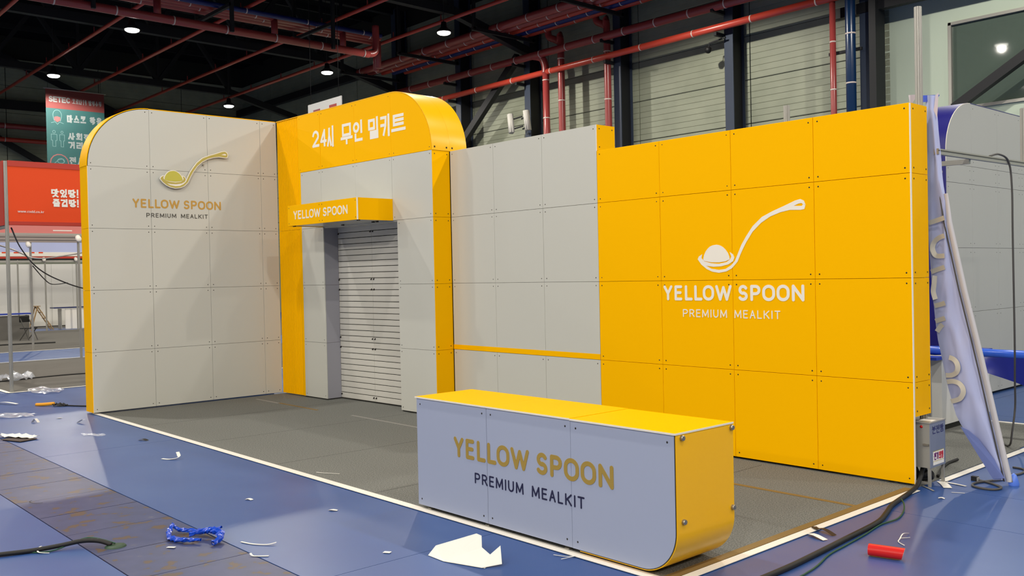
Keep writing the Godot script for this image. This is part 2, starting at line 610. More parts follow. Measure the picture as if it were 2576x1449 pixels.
# the spoon emblem: outline of the spoon with the slot in its handle, and the ball lying in it
func spoon_outline() -> PackedVector2Array:
	var v := [-1.214, 2.805, -1.154, 2.817, -1.112, 2.797, -1.094, 2.753]
	var slot := [-1.124, 2.7605, -1.139, 2.775, -1.177, 2.770, -1.231, 2.751, -1.136, 2.744, -1.124, 2.7585]
	var rest := [-1.0945, 2.751, -1.108, 2.71, -1.151, 2.704, -1.275, 2.712, -1.386, 2.695, -1.51, 2.658, -1.626, 2.595, -1.732, 2.505, -1.817, 2.392, -1.879, 2.288, -1.929, 2.187, -2.003, 2.116, -2.077, 2.082, -2.177, 2.068, -2.265, 2.082, -2.34, 2.112, -2.416, 2.167, -2.464, 2.227, -2.447, 2.258, -2.401, 2.283, -2.412, 2.241, -2.377, 2.203, -2.275, 2.177, -2.175, 2.169, -2.075, 2.185, -2.025, 2.215, -2.01, 2.245, -2.03, 2.295, -1.988, 2.271, -1.97, 2.234, -1.989, 2.193, -2.051, 2.159, -2.15, 2.14, -2.251, 2.137, -2.352, 2.152, -2.277, 2.116, -2.176, 2.101, -2.089, 2.11, -2.015, 2.148, -1.965, 2.193, -1.927, 2.269, -1.877, 2.369, -1.816, 2.458, -1.731, 2.565, -1.613, 2.659, -1.475, 2.715, -1.34, 2.76]
	var p := PackedVector2Array()
	for l in [v, slot, rest]:
		for i in range(0, l.size(), 2):
			p.append(Vector2(l[i], l[i + 1]))
	return p

func ball_outline() -> PackedVector2Array:
	var v := [-2.386, 2.209, -2.384, 2.242, -2.375, 2.272, -2.353, 2.312, -2.323, 2.344, -2.292, 2.366, -2.258, 2.378, -2.208, 2.384, -2.175, 2.38, -2.145, 2.369, -2.112, 2.35, -2.084, 2.325, -2.055, 2.288, -2.037, 2.251, -2.03, 2.215, -2.087, 2.195, -2.174, 2.185, -2.275, 2.188, -2.338, 2.199]
	var p := PackedVector2Array()
	for i in range(0, v.size(), 2):
		p.append(Vector2(v[i], v[i + 1]))
	return p

func moved(p: PackedVector2Array, sx: float, sy: float, ox: float, oy: float) -> PackedVector2Array:
	var out := PackedVector2Array()
	for q in p:
		out.append(Vector2(ox + q.x * sx, oy + q.y * sy))
	return out

func grown(p: PackedVector2Array, by: float) -> PackedVector2Array:
	var big := PackedVector2Array()
	for q in p:
		big.append(q * 1000.0)
	var r := Geometry2D.offset_polygon(big, by * 1000.0, Geometry2D.JOIN_ROUND)
	var best := PackedVector2Array()
	for c in r:
		if absf(signed_area(c)) > absf(signed_area(best)):
			best = c
	var out := PackedVector2Array()
	for q in best:
		out.append(q * 0.001)
	return out

# ------------------------------------------------------------------ panel walls
const GAP := 0.0019

func screw_at(st: SurfaceTool, x: float, y: float, z := 0.0, r := 0.0085) -> void:
	var c := Vector3(x, y, z + 0.003)
	for k in 8:
		var a := TAU * k / 8
		var b := TAU * (k + 1) / 8
		var p := Vector3(x + cos(a) * r, y + sin(a) * r, z)
		var q := Vector3(x + cos(b) * r, y + sin(b) * r, z)
		tri(st, c, p, q)

func screws_of(st: SurfaceTool, x0: float, x1: float, y0: float, y1: float, inset := 0.05) -> void:
	var ix := minf(inset, (x1 - x0) * 0.3)
	for x in [x0 + ix, x1 - ix]:
		for y in [y0 + inset, y1 - inset]:
			screw_at(st, x, y)

func grid(parent: Node3D, xs: Array, ys: Array, m: Material, screws: SurfaceTool, called := "panel") -> void:
	for i in xs.size() - 1:
		for j in ys.size() - 1:
			var z := rng.randf_range(-0.0012, 0.0006)
			part(called, panelm(xs[i] + GAP, xs[i + 1] - GAP, ys[j] + GAP, ys[j + 1] - GAP), m, parent, Transform3D(Basis(), Vector3(0, 0, z)))
			screws_of(screws, xs[i], xs[i + 1], ys[j], ys[j + 1])

func screw_part(st: SurfaceTool, parent: Node3D, xf := Transform3D()) -> void:
	stuff(part("screw_heads", done(st), M.screw, parent, xf))

# ------------------------------------------------------------------ scene
func _ready() -> void:
	rng.seed = 11
	make_materials()
	var cam := Camera3D.new()
	cam.name = "camera"
	cam.position = Vector3(3.9665, 2.0967, 8.6306)
	cam.rotation = Vector3(-0.01444, 0.839429, -0.021143)
	cam.fov = rad_to_deg(2.0 * atan(724.5 / 2323.54))
	cam.near = 0.05
	cam.far = 250.0
	add_child(cam)
	cam.current = true
	var env := Environment.new()
	env.background_mode = Environment.BG_COLOR
	env.background_color = Color(0.02, 0.02, 0.025)
	env.tonemap_mode = Environment.TONE_MAPPER_LINEAR
	env.tonemap_exposure = 1.0
	env.sdfgi_enabled = true
	env.ssao_enabled = true
	env.ssil_enabled = true
	var we := WorldEnvironment.new()
	we.name = "world_environment"
	we.environment = env
	add_child(we)
	lamps()
	hall()
	floor_all()
	stand_left_wall()
	gate()
	white_wall()
	yellow_wall()
	counter()
	columns_and_roof()
	pipes()
	hall_signs()
	right_side()
	left_side()
	litter()

const LAMP_ENERGY := 39.0

func lamps() -> void:
	var at := []
	for x in [-45.2, -34.57, -25.51, -15.4, -5.2, 5.0, 15.2]:
		at.append(Vector3(x, 11.9, -14.43))
	for x in [-42.67, -32.49, -22.3, -12.1, -1.9, 8.3, 18.5]:
		at.append(Vector3(x, 11.9, -4.58))
	for x in [-44.7, -34.6, -24.45, -14.3, -4.2, 5.95, 16.1]:
		at.append(Vector3(x, 11.9, 5.07))
	for x in [-34.6, -24.45, -14.3, -4.2, 5.95, 16.1]:
		at.append(Vector3(x, 11.9, 14.5))
	for x in [-24.45, -14.3, -4.2, 5.95, 16.1]:
		at.append(Vector3(x, 11.9, 24.3))
	for x in [-43.3, -33.0, -22.8, -12.6, -2.4, 7.8]:
		at.append(Vector3(x, 11.9, 39.8))
	var housing := lathem([Vector2(0.0, 0.42), Vector2(0.1, 0.42), Vector2(0.13, 0.2), Vector2(0.3, 0.06), Vector2(0.31, 0.0), Vector2(0.27, 0.005)])
	var lens := lathem([Vector2(0.27, 0.005), Vector2(0.26, -0.04), Vector2(0.2, -0.075), Vector2(0.1, -0.095), Vector2(0.0, -0.1)].map(func(v): return v))
	var seen := {
		0: "glowing round hall lamp above the tip of the white left wall, farther row",
		1: "glowing round hall lamp between the big red pipe and the yellow arch",
		2: "glowing round hall lamp beside the pipe rack hanger near the back wall",
		7: "glowing round hall lamp above the teal and red hanging banner",
		8: "glowing round hall lamp just under the big red ceiling pipe",
	}
	for i in at.size():
		var label: String = seen.get(i, "round high bay hall lamp hanging outside the picture")
		var t := thing("hall_lamp", label, "lamp", at[i], 0, "round lamps under the hall roof")
		part("housing", housing, M.lamp, t)
		part("lens", lens, M.glow, t)
		part("cable", tubem([Vector3(0, 0.42, 0), Vector3(0, 4.5, 0)], 0.015, 6), M.black, t)
		var l := SpotLight3D.new()
		l.name = "lamp_light"
		l.position = Vector3(0, -0.16, 0)
		l.rotation_degrees = Vector3(-90, 0, 0)
		l.spot_angle = 84.0
		l.spot_angle_attenuation = 0.25
		l.light_color = Color(1.0, 0.975, 0.93)
		var strength := 1.0
		if at[i].z > 10.0:
			strength = 1.1 if at[i].z < 20.0 else 1.4
			if at[i].x < -8.0:
				strength *= 0.6
			elif at[i].x > 0.0:
				strength *= 1.2
		elif at[i].z > 0.0:
			strength = 0.95 if at[i].x < -8.0 else 0.75
			if at[i].x > 0.0:
				strength = 1.2
		l.light_energy = LAMP_ENERGY * strength
		l.light_size = 0.12
		l.spot_range = 80.0
		l.spot_attenuation = 2.0
		l.shadow_enabled = true
		t.add_child(l)

# ribbed cladding panel in the x-y plane
func rib_panel(w: float, h: float) -> ArrayMesh:
	var st := st_new()
	var n := 7
	var y := 0.0
	var pitch := h / n
	for i in n:
		var a := y + 0.02
		var b := y + pitch - 0.0
		quad(st, Vector3(0, y, -0.018), Vector3(w, y, -0.018), Vector3(w, a, 0), Vector3(0, a, 0))
		quad(st, Vector3(0, a, 0), Vector3(w, a, 0), Vector3(w, b, 0), Vector3(0, b, 0))
		quad(st, Vector3(0, b, 0), Vector3(w, b, 0), Vector3(w, b, -0.018), Vector3(0, b, -0.018))
		y += pitch
	quad(st, Vector3(w, 0, -0.02), Vector3(w, 0, -0.04), Vector3(w, h, -0.04), Vector3(w, h, 0))
	quad(st, Vector3(0, 0, -0.04), Vector3(0, 0, -0.02), Vector3(0, h, 0), Vector3(0, h, -0.04))
	quad(st, Vector3(w, 0, -0.04), Vector3(0, 0, -0.04), Vector3(0, h, -0.04), Vector3(w, h, -0.04))
	return done(st)

func hall() -> void:
	var wb := struct("wall_back")
	part("wall_core", boxm(Vector3(-32.5, 8.25, -20.25), Vector3(45.6, 16.5, 0.4)), M.joint, wb)
	var w := 5.11
	var mesh := rib_panel(w, 1.545)
	for i in 9:
		for j in 7:
			part("cladding_panel", mesh, M.wall_rib, wb, Transform3D(Basis(), Vector3(-56.1 + i * 5.15, 4.2 + j * 1.57, -20.0)))
	part("lower_wall", boxm(Vector3(-32.5, 2.1, -20.03), Vector3(45.4, 4.2, 0.06)), M.wall_rib, wb)
	# plastered end with the office window
	part("plaster", boxm(Vector3(-8.95, 8.25, -20.15), Vector3(2.0, 16.5, 0.3)), M.wall_plain, wb)
	part("plaster", boxm(Vector3(8.55, 3.375, -20.15), Vector3(33.0, 6.75, 0.3)), M.wall_plain, wb)
	part("plaster", boxm(Vector3(8.55, 12.95, -20.15), Vector3(33.0, 7.1, 0.3)), M.wall_plain, wb)
	part("plaster", boxm(Vector3(11.2, 8.075, -20.15), Vector3(27.7, 2.65, 0.3)), M.wall_plain, wb)
	var win := struct("window_1")
	var fr := st_new()
	box(fr, Vector3(-5.3, 6.79, -19.98), Vector3(5.3, 0.09, 0.1))
	box(fr, Vector3(-5.3, 9.36, -19.98), Vector3(5.3, 0.09, 0.1))
	box(fr, Vector3(-7.91, 8.07, -19.98), Vector3(0.09, 2.65, 0.1))
	box(fr, Vector3(-2.69, 8.07, -19.98), Vector3(0.09, 2.65, 0.1))
	part("window_frame", done(fr), M.alu, win)
	part("pane", boxm(Vector3(-5.3, 8.07, -20.03), Vector3(5.2, 2.56, 0.012)), M.glass, win)
	var room := st_new()
	box(room, Vector3(-5.3, 8.0, -23.2), Vector3(6.0, 4.0, 0.1))
	box(room, Vector3(-5.3, 9.95, -21.7), Vector3(6.0, 0.1, 3.0))
	box(room, Vector3(-5.3, 6.2, -21.7), Vector3(6.0, 0.1, 3.0))
	box(room, Vector3(-8.25, 8.0, -21.7), Vector3(0.1, 4.0, 3.0))
	box(room, Vector3(-2.35, 8.0, -21.7), Vector3(0.1, 4.0, 3.0))
	part("room_behind", done(room), mat(Color(0.33, 0.38, 0.35), 0.9), win)
	var wl := struct("wall_left")
	part("wall_core", boxm(Vector3(-55.25, 8.25, 16), Vector3(0.4, 16.5, 73)), M.joint, wl)
	var turn := Basis(Vector3.UP, PI / 2)
	for i in 7:
		for j in 7:
			part("cladding_panel", mesh, M.wall_rib, wl, Transform3D(turn, Vector3(-55.0, 4.2 + j * 1.57, 10.0 - i * 5.15 + 5.11)))
	part("lower_wall", boxm(Vector3(-55.03, 2.1, 16), Vector3(0.06, 4.2, 72)), M.wall_rib, wl)
	var wr := struct("wall_right")
	part("wall_core", boxm(Vector3(25.2, 8.25, 16), Vector3(0.4, 16.5, 73)), M.hall, wr)
	var wf := struct("wall_front")
	part("wall_core", boxm(Vector3(-15, 8.25, 52.2), Vector3(81, 16.5, 0.4)), M.hall, wf)
	var ce := struct("ceiling")
	part("roof_deck", boxm(Vector3(-15, 16.6, 16), Vector3(81, 0.3, 73)), M.ceiling, ce)
	var pur := st_new()
	for i in 18:
		box(pur, Vector3(-52.0 + i * 4.3, 16.3, 16), Vector3(0.14, 0.3, 72))
	stuff(part("purlins", done(pur), M.black_steel, ce))

func floor_all() -> void:
	var f := struct("floor")
	part("slab", boxm(Vector3(-15, -0.21, 16), Vector3(81, 0.4, 73)), M.grime, f)
	var xs := [-55.0, -27.5, -8.18, -1.72, 4.73, 11.2, 25.0]
	var zs := [-20.0, -11.0, -4.9, -0.17, 0.95, 5.44]
	for i in xs.size() - 1:
		for j in zs.size() - 1:
			var g := 0.006
			part("floor_panel", boxm(Vector3((xs[i] + xs[i + 1]) * 0.5, -0.006, (zs[j] + zs[j + 1]) * 0.5), Vector3(xs[i + 1] - xs[i] - g, 0.012, zs[j + 1] - zs[j] - g)), M.floor_blue, f)
	var zf := [6.315, 14.0, 24.0, 38.0, 52.0]
	for i in xs.size() - 1:
		for j in zf.size() - 1:
			part("floor_panel", boxm(Vector3((xs[i] + xs[i + 1]) * 0.5, -0.006, (zf[j] + zf[j + 1]) * 0.5), Vector3(xs[i + 1] - xs[i] - 0.006, 0.012, zf[j + 1] - zf[j] - 0.006)), M.floor_blue, f)
	# worn cover plates over the service trench
	for i in 30:
		var x0 := -24.6 + i * 0.783
		var pm: Material = M.plates[i % 3]
		part("cover_plate", boxm(Vector3(x0 + 0.3915, -0.006 - rng.randf_range(0.0, 0.0015), 5.8775), Vector3(0.783 - 0.009, 0.012, 0.875 - 0.016)), pm, f)
	var c := thing("carpet", "dark grey needle felt carpet covering the stand floor", "carpet")
	part("carpet_sheet", boxm(Vector3(-5.73, 0.004, 0.55), Vector3(11.5, 0.008, 6.3)), M.carpet, c)
	var seam := st_new()
	for i in 5:
		box(seam, Vector3(-9.6 + i * 2.0, 0.0083, 1.9), Vector3(0.006, 0.0006, 3.6))
	stuff(part("carpet_seams", done(seam), M.backing, c))
	var cb := thing("carpet", "grey carpet behind the stand under the plastic roll", "carpet")
	part("carpet_sheet", boxm(Vector3(-1.6, 0.004, -3.46), Vector3(3.2, 0.008, 1.72)), M.carpet, cb)
	solo("carpet", boxm(Vector3(-19.83, 0.004, -7.9), Vector3(7.76, 0.008, 23.7)), M.carpet_far, "grey carpet of the stripped neighbouring stand with the red sign", "carpet")
	solo("carpet", boxm(Vector3(-34.5, 0.004, -7.0), Vector3(13.2, 0.008, 22)), M.carpet_far, "grey carpet across the blue aisle under the far desks", "carpet")
	solo("carpet", boxm(Vector3(-44.4, 0.004, -6.0), Vector3(1.6, 0.008, 20)), M.carpet_far, "dark carpet strip at the foot of the far white panels", "carpet")
	var T := func(x0, x1, z0, z1, m, label, h := 0.011):
		solo("floor_tape", boxm(Vector3((x0 + x1) * 0.5, h - 0.002, (z0 + z1) * 0.5), Vector3(absf(x1 - x0), 0.004, absf(z1 - z0))), m, label, "tape")
	T.call(-11.6, 0.10, 3.70, 3.785, M.tape, "long white tape along the front edge of the stand carpet")
	T.call(0.03, 0.105, 0.12, 3.70, M.tape, "white tape beside the yellow counter along the right carpet edge")
	T.call(0.045, 0.12, -2.72, -0.42, M.tape, "white tape behind the grey box running towards the plastic roll")
	T.call(-2.0, 0.9, -4.37, -4.30, M.tape, "thin white tape far back where the blue aisle begins")
	T.call(-0.055, 0.022, 0.1, 3.69, M.tape_gold, "brownish tape running along inside the right white tape", 0.0115)
	T.call(-3.2, -0.055, 1.02, 1.075, M.tape_gold, "brownish tape across the carpet in front of the yellow wall", 0.0115)
	T.call(-11.1, -10.28, 1.17, 1.215, M.tape_faint, "faint grey tape end on the carpet near the white left wall", 0.0115)
	T.call(-10.28, -9.03, 1.15, 1.20, M.tape_gold, "short brownish tape on the carpet before the fluted yellow column", 0.0115)
	T.call(-8.12, -6.4, 1.09, 1.13, M.tape_faint, "faint grey tape on the carpet in front of the gate door", 0.0115)
	T.call(-15.95, -15.87, -6.0, 3.99, M.tape, "white tape along the neighbouring stand under the red sign")
	T.call(-17.6, -15.95, 3.93, 4.01, M.tape, "short white tape at the corner post of the neighbouring stand")
	T.call(-27.94, -27.84, -7.0, 4.0, M.tape, "distant white tape across the blue aisle")
	T.call(-23.86, -23.8, -4.0, 4.0, M.tape, "distant thin white tape on the near side of the blue aisle")

# ---- the stand's left wall: faces +x; local x runs from its front end to the back corner
func stand_left_wall() -> void:
	var t := thing("exhibition_stand", "tall white panel wall with rounded yellow edge and gold spoon sign", "wall", Vector3(XA, 0, 3.80), 90)
	var sc := st_new()
	var xs := [0.0, 0.992, 1.987, 2.978, 3.30]
	var ys := [0.03, R, 2 * R, 3 * R, 4 * R]
	grid(t, xs, ys, M.white, sc)
	grid(t, xs.slice(1), [4 * R, 5 * R], M.white, sc)
	var c := Vector2(0.99, 4 * R + GAP)
	var p := PackedVector2Array([Vector2(0.992 - GAP, 4 * R + GAP)])
	p.append_array(arc2(c, 0.985, 90, 180, 18))
	part("rounded_panel", extrudem(p, -0.018, 0.0), M.white, t)
	screw_at(sc, 0.94, 4 * R + 0.05)
	screw_at(sc, 0.05, 4 * R + 0.05)
	screw_at(sc, 0.93, 5 * R - 0.05)
	screw_part(sc, t)
	var poly := PackedVector2Array([Vector2(0.01, 0.03), Vector2(3.29, 0.03), Vector2(3.29, 5 * R - 0.01), Vector2(0.99, 5 * R - 0.01)])
	poly.append_array(arc2(Vector2(0.99, 4 * R), 0.975, 90, 180, 18))
	part("backing_board", extrudem(poly, -0.024, -0.0185), M.backing, t)
	part("rear_board", extrudem(poly, -0.34, -0.322), M.board, t)
	# yellow cover round the wall's edge, one strip per row
	for j in 4:
		var y0: float = ys[j] + GAP
		var y1: float = ys[j + 1] - GAP
		part("edge_panel", boxm(Vector3(-0.006, (y0 + y1) * 0.5, -0.172), Vector3(0.012, y1 - y0, 0.338)), M.yellow, t)
	part("edge_panel", edge_strip(arc2(Vector2(0.99, 4 * R), 0.996, 180, 90, 24), 0.012, -0.002, -0.34), M.yellow, t)
	part("edge_panel", boxm(Vector3(2.14, 5 * R + 0.006, -0.172), Vector3(2.30, 0.012, 0.336)), M.yellow, t)
	# edge trim (white front lip)
	var lip := st_new()
	box(lip, Vector3(-0.002, 2 * R + 0.015, -0.0005), Vector3(0.006, 4 * R - 0.03, 0.004))
	part("edge_trim", done(lip), M.edge, t)
	# standing-off sign
	var sx := 0.869
	var off := Vector2(2.33 + 1.094 * sx, 4.352 - 2.817 * 0.90)
	var sp := moved(spoon_outline(), sx, 0.90, off.x, off.y)
	var ball := moved(ball_outline(), sx, 0.90, off.x, off.y)
	var simple := PackedVector2Array()
	for i in sp.size():
		if i < 4 or i > 10:
			simple.append(sp[i])
	var sign_part := node("spoon_sign", t)
	var big := grown(simple, 0.011)
	part("sign_backing", extrudem(big, 0.035, 0.055), M.print_white, sign_part)
	part("sign_backing", extrudem(grown(ball, 0.011), 0.035, 0.057), M.print_white, sign_part)
	part("sign_face", extrudem(sp, 0.055, 0.058), M.logo_gold, sign_part)
	part("sign_face", extrudem(ball, 0.057, 0.060), M.logo_green, sign_part)
	var pegs := st_new()
	for q in [Vector2(1.35, 3.80), Vector2(1.55, 3.74), Vector2(1.9, 4.1), Vector2(2.25, 4.30)]:
		box(pegs, Vector3(q.x, q.y, 0.018), Vector3(0.02, 0.02, 0.036))
	part("sign_pegs", done(pegs), M.steel, sign_part)
	name_ink(0.69, 2.207, 3.33, 3.478, 0.027, M.print_ochre, t, 0.001)
	line_ink("PREMIUM MEALKIT", 0.91, 1.965, 3.174, 3.247, 0.0115, M.print_dark, t, 0.001)

# a strip of thickness th laid along an x-y path, running from z0 to z1
func edge_strip(path: PackedVector2Array, th: float, z0: float, z1: float) -> ArrayMesh:
	var st := st_new(true)
	var poly := PackedVector2Array()
	var outer := PackedVector2Array()
	for i in path.size():
		var a := path[maxi(i - 1, 0)]
		var b := path[mini(i + 1, path.size() - 1)]
		var d := (b - a).normalized()
		outer.append(path[i] + Vector2(-d.y, d.x) * th)
	for i in path.size() - 1:
		var a0 := path[i]
		var a1 := path[i + 1]
		var b0 := outer[i]
		var b1 := outer[i + 1]
		var f := func(v: Vector2, z: float) -> Vector3: return Vector3(v.x, v.y, z)
		quad(st, f.call(b0, z0), f.call(b0, z1), f.call(b1, z1), f.call(b1, z0))
		quad(st, f.call(a0, z0), f.call(a1, z0), f.call(a1, z1), f.call(a0, z1))
	st.set_smooth_group(-1)
	for i in path.size() - 1:
		var f := func(v: Vector2, z: float) -> Vector3: return Vector3(v.x, v.y, z)
		quad(st, f.call(path[i], z0), f.call(outer[i], z0), f.call(outer[i + 1], z0), f.call(path[i + 1], z0))
		quad(st, f.call(path[i], z1), f.call(path[i + 1], z1), f.call(outer[i + 1], z1), f.call(outer[i], z1))
	return done(st)

# ---- the gate: faces +z, slightly turned; local origin at its right front foot
func gate() -> void:
	var t := thing("entrance_gate", "yellow and white gate with rounded top and closed slatted door", "gate", Vector3(-6.99, 0, 0.34), 2.05)
	var sc := st_new()
	# fluted column at the corner
	for seg in [[0.03, 3 * R], [3 * R, 5 * R]]:
		var st := st_new()
		var n := 13
		var w := 0.75 / n
		for i in n:
			var x0 := -4.47 + i * w
			var y0: float = seg[0] + GAP
			var y1: float = seg[1] - GAP
			var prof := [Vector2(0.0, 0.0), Vector2(0.12, 0.012), Vector2(0.3, 0.02), Vector2(0.5, 0.022), Vector2(0.7, 0.02), Vector2(0.88, 0.012), Vector2(1.0, 0.0)]
			for k in 6:
				var a: Vector2 = prof[k]
				var b: Vector2 = prof[k + 1]
				var ax := x0 + a.x * w
				var bx := x0 + b.x * w
				quad(st, Vector3(ax, y0, -0.03 + a.y), Vector3(bx, y0, -0.03 + b.y), Vector3(bx, y1, -0.03 + b.y), Vector3(ax, y1, -0.03 + a.y))
				quad(st, Vector3(bx, y0, -0.04), Vector3(bx, y0, -0.03 + b.y), Vector3(ax, y0, -0.03 + a.y), Vector3(ax, y0, -0.04))
				quad(st, Vector3(ax, y1, -0.04), Vector3(ax, y1, -0.03 + a.y), Vector3(bx, y1, -0.03 + b.y), Vector3(bx, y1, -0.04))
		part("fluted_panel", done(st), M.yellow, t)
		part("fluted_panel", boxm(Vector3(-4.095, (seg[0] + seg[1]) * 0.5, -0.06), Vector3(0.75, seg[1] - seg[0] - 0.006, 0.04)), M.yellow, t)
	part("border_strip", panelm(-3.72, -3.665, 0.03, 4 * R, 0.05), M.yellow, t)
	# header row with the rounded right end
	var hx := [-3.72, -3.01, -1.985, -0.99]
	grid(t, hx, [4 * R, 5 * R], M.yellow, sc, "header_panel")
	var p := PackedVector2Array([Vector2(-0.99 + GAP, 4 * R + GAP)])
	p.append_array(arc2(Vector2(-0.99, 4 * R + GAP), 0.985, 0, 90, 18))
	part("header_panel", extrudem(p, -0.018, 0.0), M.yellow, t)
	screw_at(sc, -0.05, 4 * R + 0.05)
	screw_at(sc, -0.93, 4 * R + 0.05)
	# white panels
	grid(t, [-3.665, -3.01, -1.985, -0.99, 0.0], [3 * R, 4 * R], M.white, sc)
	grid(t, [-3.665, -2.97], [0.03, R, 2 * R, 3 * R], M.white, sc)
	grid(t, [-0.88, 0.0], [0.03, R, 2 * R, 3 * R], M.white, sc)
	screw_part(sc, t)
	var bk := st_new()
	box(bk, Vector3(-1.86, 3.5 * R, -0.0215), Vector3(3.70, R, 0.005))
	box(bk, Vector3(-2.35, 4.5 * R, -0.0215), Vector3(2.72, R - 0.02, 0.005))
	box(bk, Vector3(-3.34, 1.5 * R, -0.0215), Vector3(0.72, 3 * R - 0.03, 0.005))
	box(bk, Vector3(-0.45, 1.5 * R, -0.0215), Vector3(0.84, 3 * R - 0.03, 0.005))
	extrude(bk, arc2(Vector2(-0.99, 4 * R), 0.975, 0, 90, 14) + PackedVector2Array([Vector2(-0.99, 4 * R)]), -0.024, -0.019)
	part("backing_board", done(bk), M.backing, t)
	# right side panels and the yellow band over the arch
	var side := st_new()
	for j in 4:
		var y0: float = maxf(j * R, 0.03) + GAP
		var y1: float = (j + 1) * R - GAP
		part("side_panel", boxm(Vector3(-0.002, (y0 + y1) * 0.5, -0.17), Vector3(0.012, y1 - y0, 0.335)), M.yellow, t)
		for z in [-0.05, -0.29]:
			for y in [y0 + 0.05, y1 - 0.05]:
				box(side, Vector3(0.005, y, z), Vector3(0.003, 0.014, 0.014))
	for z in [-0.05, -0.28, -0.39]:
		box(side, Vector3(0.010, 4 * R + 0.05, z), Vector3(0.004, 0.026, 0.026))
	stuff(part("screw_heads", done(side), M.screw, t))
	part("arch_band", edge_strip(arc2(Vector2(-0.99, 4 * R), 0.99, 90, 0, 28), 0.012, 0.0, -0.345), M.yellow_gloss, t)
	part("arch_band", edge_strip(arc2(Vector2(-0.99, 4 * R), 0.99, 90, 0, 28), 0.012, -0.347, -0.68), M.yellow_gloss, t)
	part("arch_band", boxm(Vector3(-2.73, 5 * R + 0.006, -0.34), Vector3(3.48, 0.012, 0.68)), M.yellow_gloss, t)
	var poly := PackedVector2Array([Vector2(-4.47, 0.03), Vector2(-0.01, 0.03)])
	poly.append_array(arc2(Vector2(-0.99, 4 * R), 0.98, 0, 90, 16))
	poly.append(Vector2(-4.47, 5 * R - 0.01))
	part("rear_board", extrudem(poly, -0.69, -0.672), M.board, t)
	# reveal and slatted door
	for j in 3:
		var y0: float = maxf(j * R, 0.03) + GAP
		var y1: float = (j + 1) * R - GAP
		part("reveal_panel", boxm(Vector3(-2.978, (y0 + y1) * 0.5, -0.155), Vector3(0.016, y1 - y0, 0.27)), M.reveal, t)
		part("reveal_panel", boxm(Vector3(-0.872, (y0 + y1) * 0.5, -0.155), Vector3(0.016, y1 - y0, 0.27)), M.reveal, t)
	part("lintel", boxm(Vector3(-1.925, 3 * R - 0.008, -0.155), Vector3(2.11, 0.016, 0.27)), M.white, t)
	var d := node("slatted_door", t, Vector3(0, 0, -0.29))
	part("door_backing", boxm(Vector3(-1.925, 1.5 * R + 0.01, -0.035), Vector3(2.09, 3 * R - 0.04, 0.01)), M.backing, d)
	var ps := (3 * R - 0.03) / 30.0
	for col in [[-2.968, -1.975], [-1.975, -0.882]]:
		var sm := slat_mesh(col[1] - col[0] - 0.004, ps - 0.010)
		for i in 30:
			part("slat", sm, M.slat, d, Transform3D(Basis(), Vector3(col[0] + 0.002, 0.032 + i * ps, 0)))
	var latch := st_new()
	for y in [0.09, R - 0.09, R + 0.08, 2 * R - 0.09, 2 * R + 0.08, 3 * R - 0.12]:
		for x in [-2.955, -2.01, -1.94]:
			box(latch, Vector3(x, y, 0.004), Vector3(0.03, 0.016, 0.012))
			box(latch, Vector3(x + 0.01, y + 0.012, 0.004), Vector3(0.012, 0.016, 0.012))
	stuff(part("door_clips", done(latch), M.screw, d))
	# projecting canopy
	var cn := node("canopy", t)
	var y0 := 3 * R + 0.0
	var y1 := 3 * R + 0.335
	var cs := st_new()
	for xx in [[-2.99, -1.985], [-1.985, -0.98]]:
		part("canopy_panel", panelm(xx[0] + 0.001, xx[1] - 0.001, y0, y1), M.yellow, cn, Transform3D(Basis(), Vector3(0, 0, 0.67)))
		screws_of(cs, xx[0], xx[1], y0, y1, 0.04)
	stuff(part("screw_heads", done(cs), M.screw, cn, Transform3D(Basis(), Vector3(0, 0, 0.67))))
	part("canopy_panel", boxm(Vector3(-0.989, (y0 + y1) * 0.5, 0.325), Vector3(0.018, y1 - y0, 0.645)), M.yellow, cn)
	part("canopy_panel", boxm(Vector3(-2.981, (y0 + y1) * 0.5, 0.325), Vector3(0.018, y1 - y0, 0.645)), M.yellow, cn)
	part("canopy_top", boxm(Vector3(-1.985, y1 - 0.009, 0.325), Vector3(1.97, 0.018, 0.645)), M.white, cn)
	part("canopy_underside", boxm(Vector3(-1.985, y0 + 0.018, 0.325), Vector3(1.97, 0.018, 0.645)), M.white, cn)
	part("corner_trim", boxm(Vector3(-0.983, (y0 + y1) * 0.5, 0.662), Vector3(0.016, y1 - y0, 0.017)), M.edge, cn)
	var clips := st_new()
	for q in [Vector2(-2.9, 0.6), Vector2(-1.4, 0.08), Vector2(-1.3, 0.08), Vector2(-2.3, 0.05), Vector2(-1.05, 0.6)]:
		box(clips, Vector3(q.x, y0 + 0.0, q.y), Vector3(0.05, 0.022, 0.03))
	stuff(part("clips", done(clips), M.screw, cn))
	var lt := node("canopy_lettering", t, Vector3(0, 0, 0.6705))
	name_ink(-2.80, -1.23, 3.078, 3.219, 0.024, M.print_white, lt)
	# header lettering
	var st := st_new()
	var gx := func(x: float) -> float: return x + 6.99
	for g in [["2", -10.24, -10.02, 4.362, 4.648], ["4", -9.985, -9.79, 4.345, 4.64], ["시", -9.775, -9.56, 4.313, 4.668], ["무", -9.36, -9.02, 4.305, 4.655], ["인", -9.0, -8.72, 4.315, 4.655],
			["밀", -8.575, -8.285, 4.305, 4.648], ["키", -8.245, -7.985, 4.298, 4.648], ["트", -7.96, -7.60, 4.322, 4.612]]:
		var w := 0.047
		ink(st, fit(hangul(g[0]), gx.call(g[1]) + w * 0.5, g[3] + w * 0.5, gx.call(g[2]) - w * 0.5, g[4] - w * 0.5), w, 0.0005, 0.003, false)
	part("lettering", done(st), M.print_white, t)

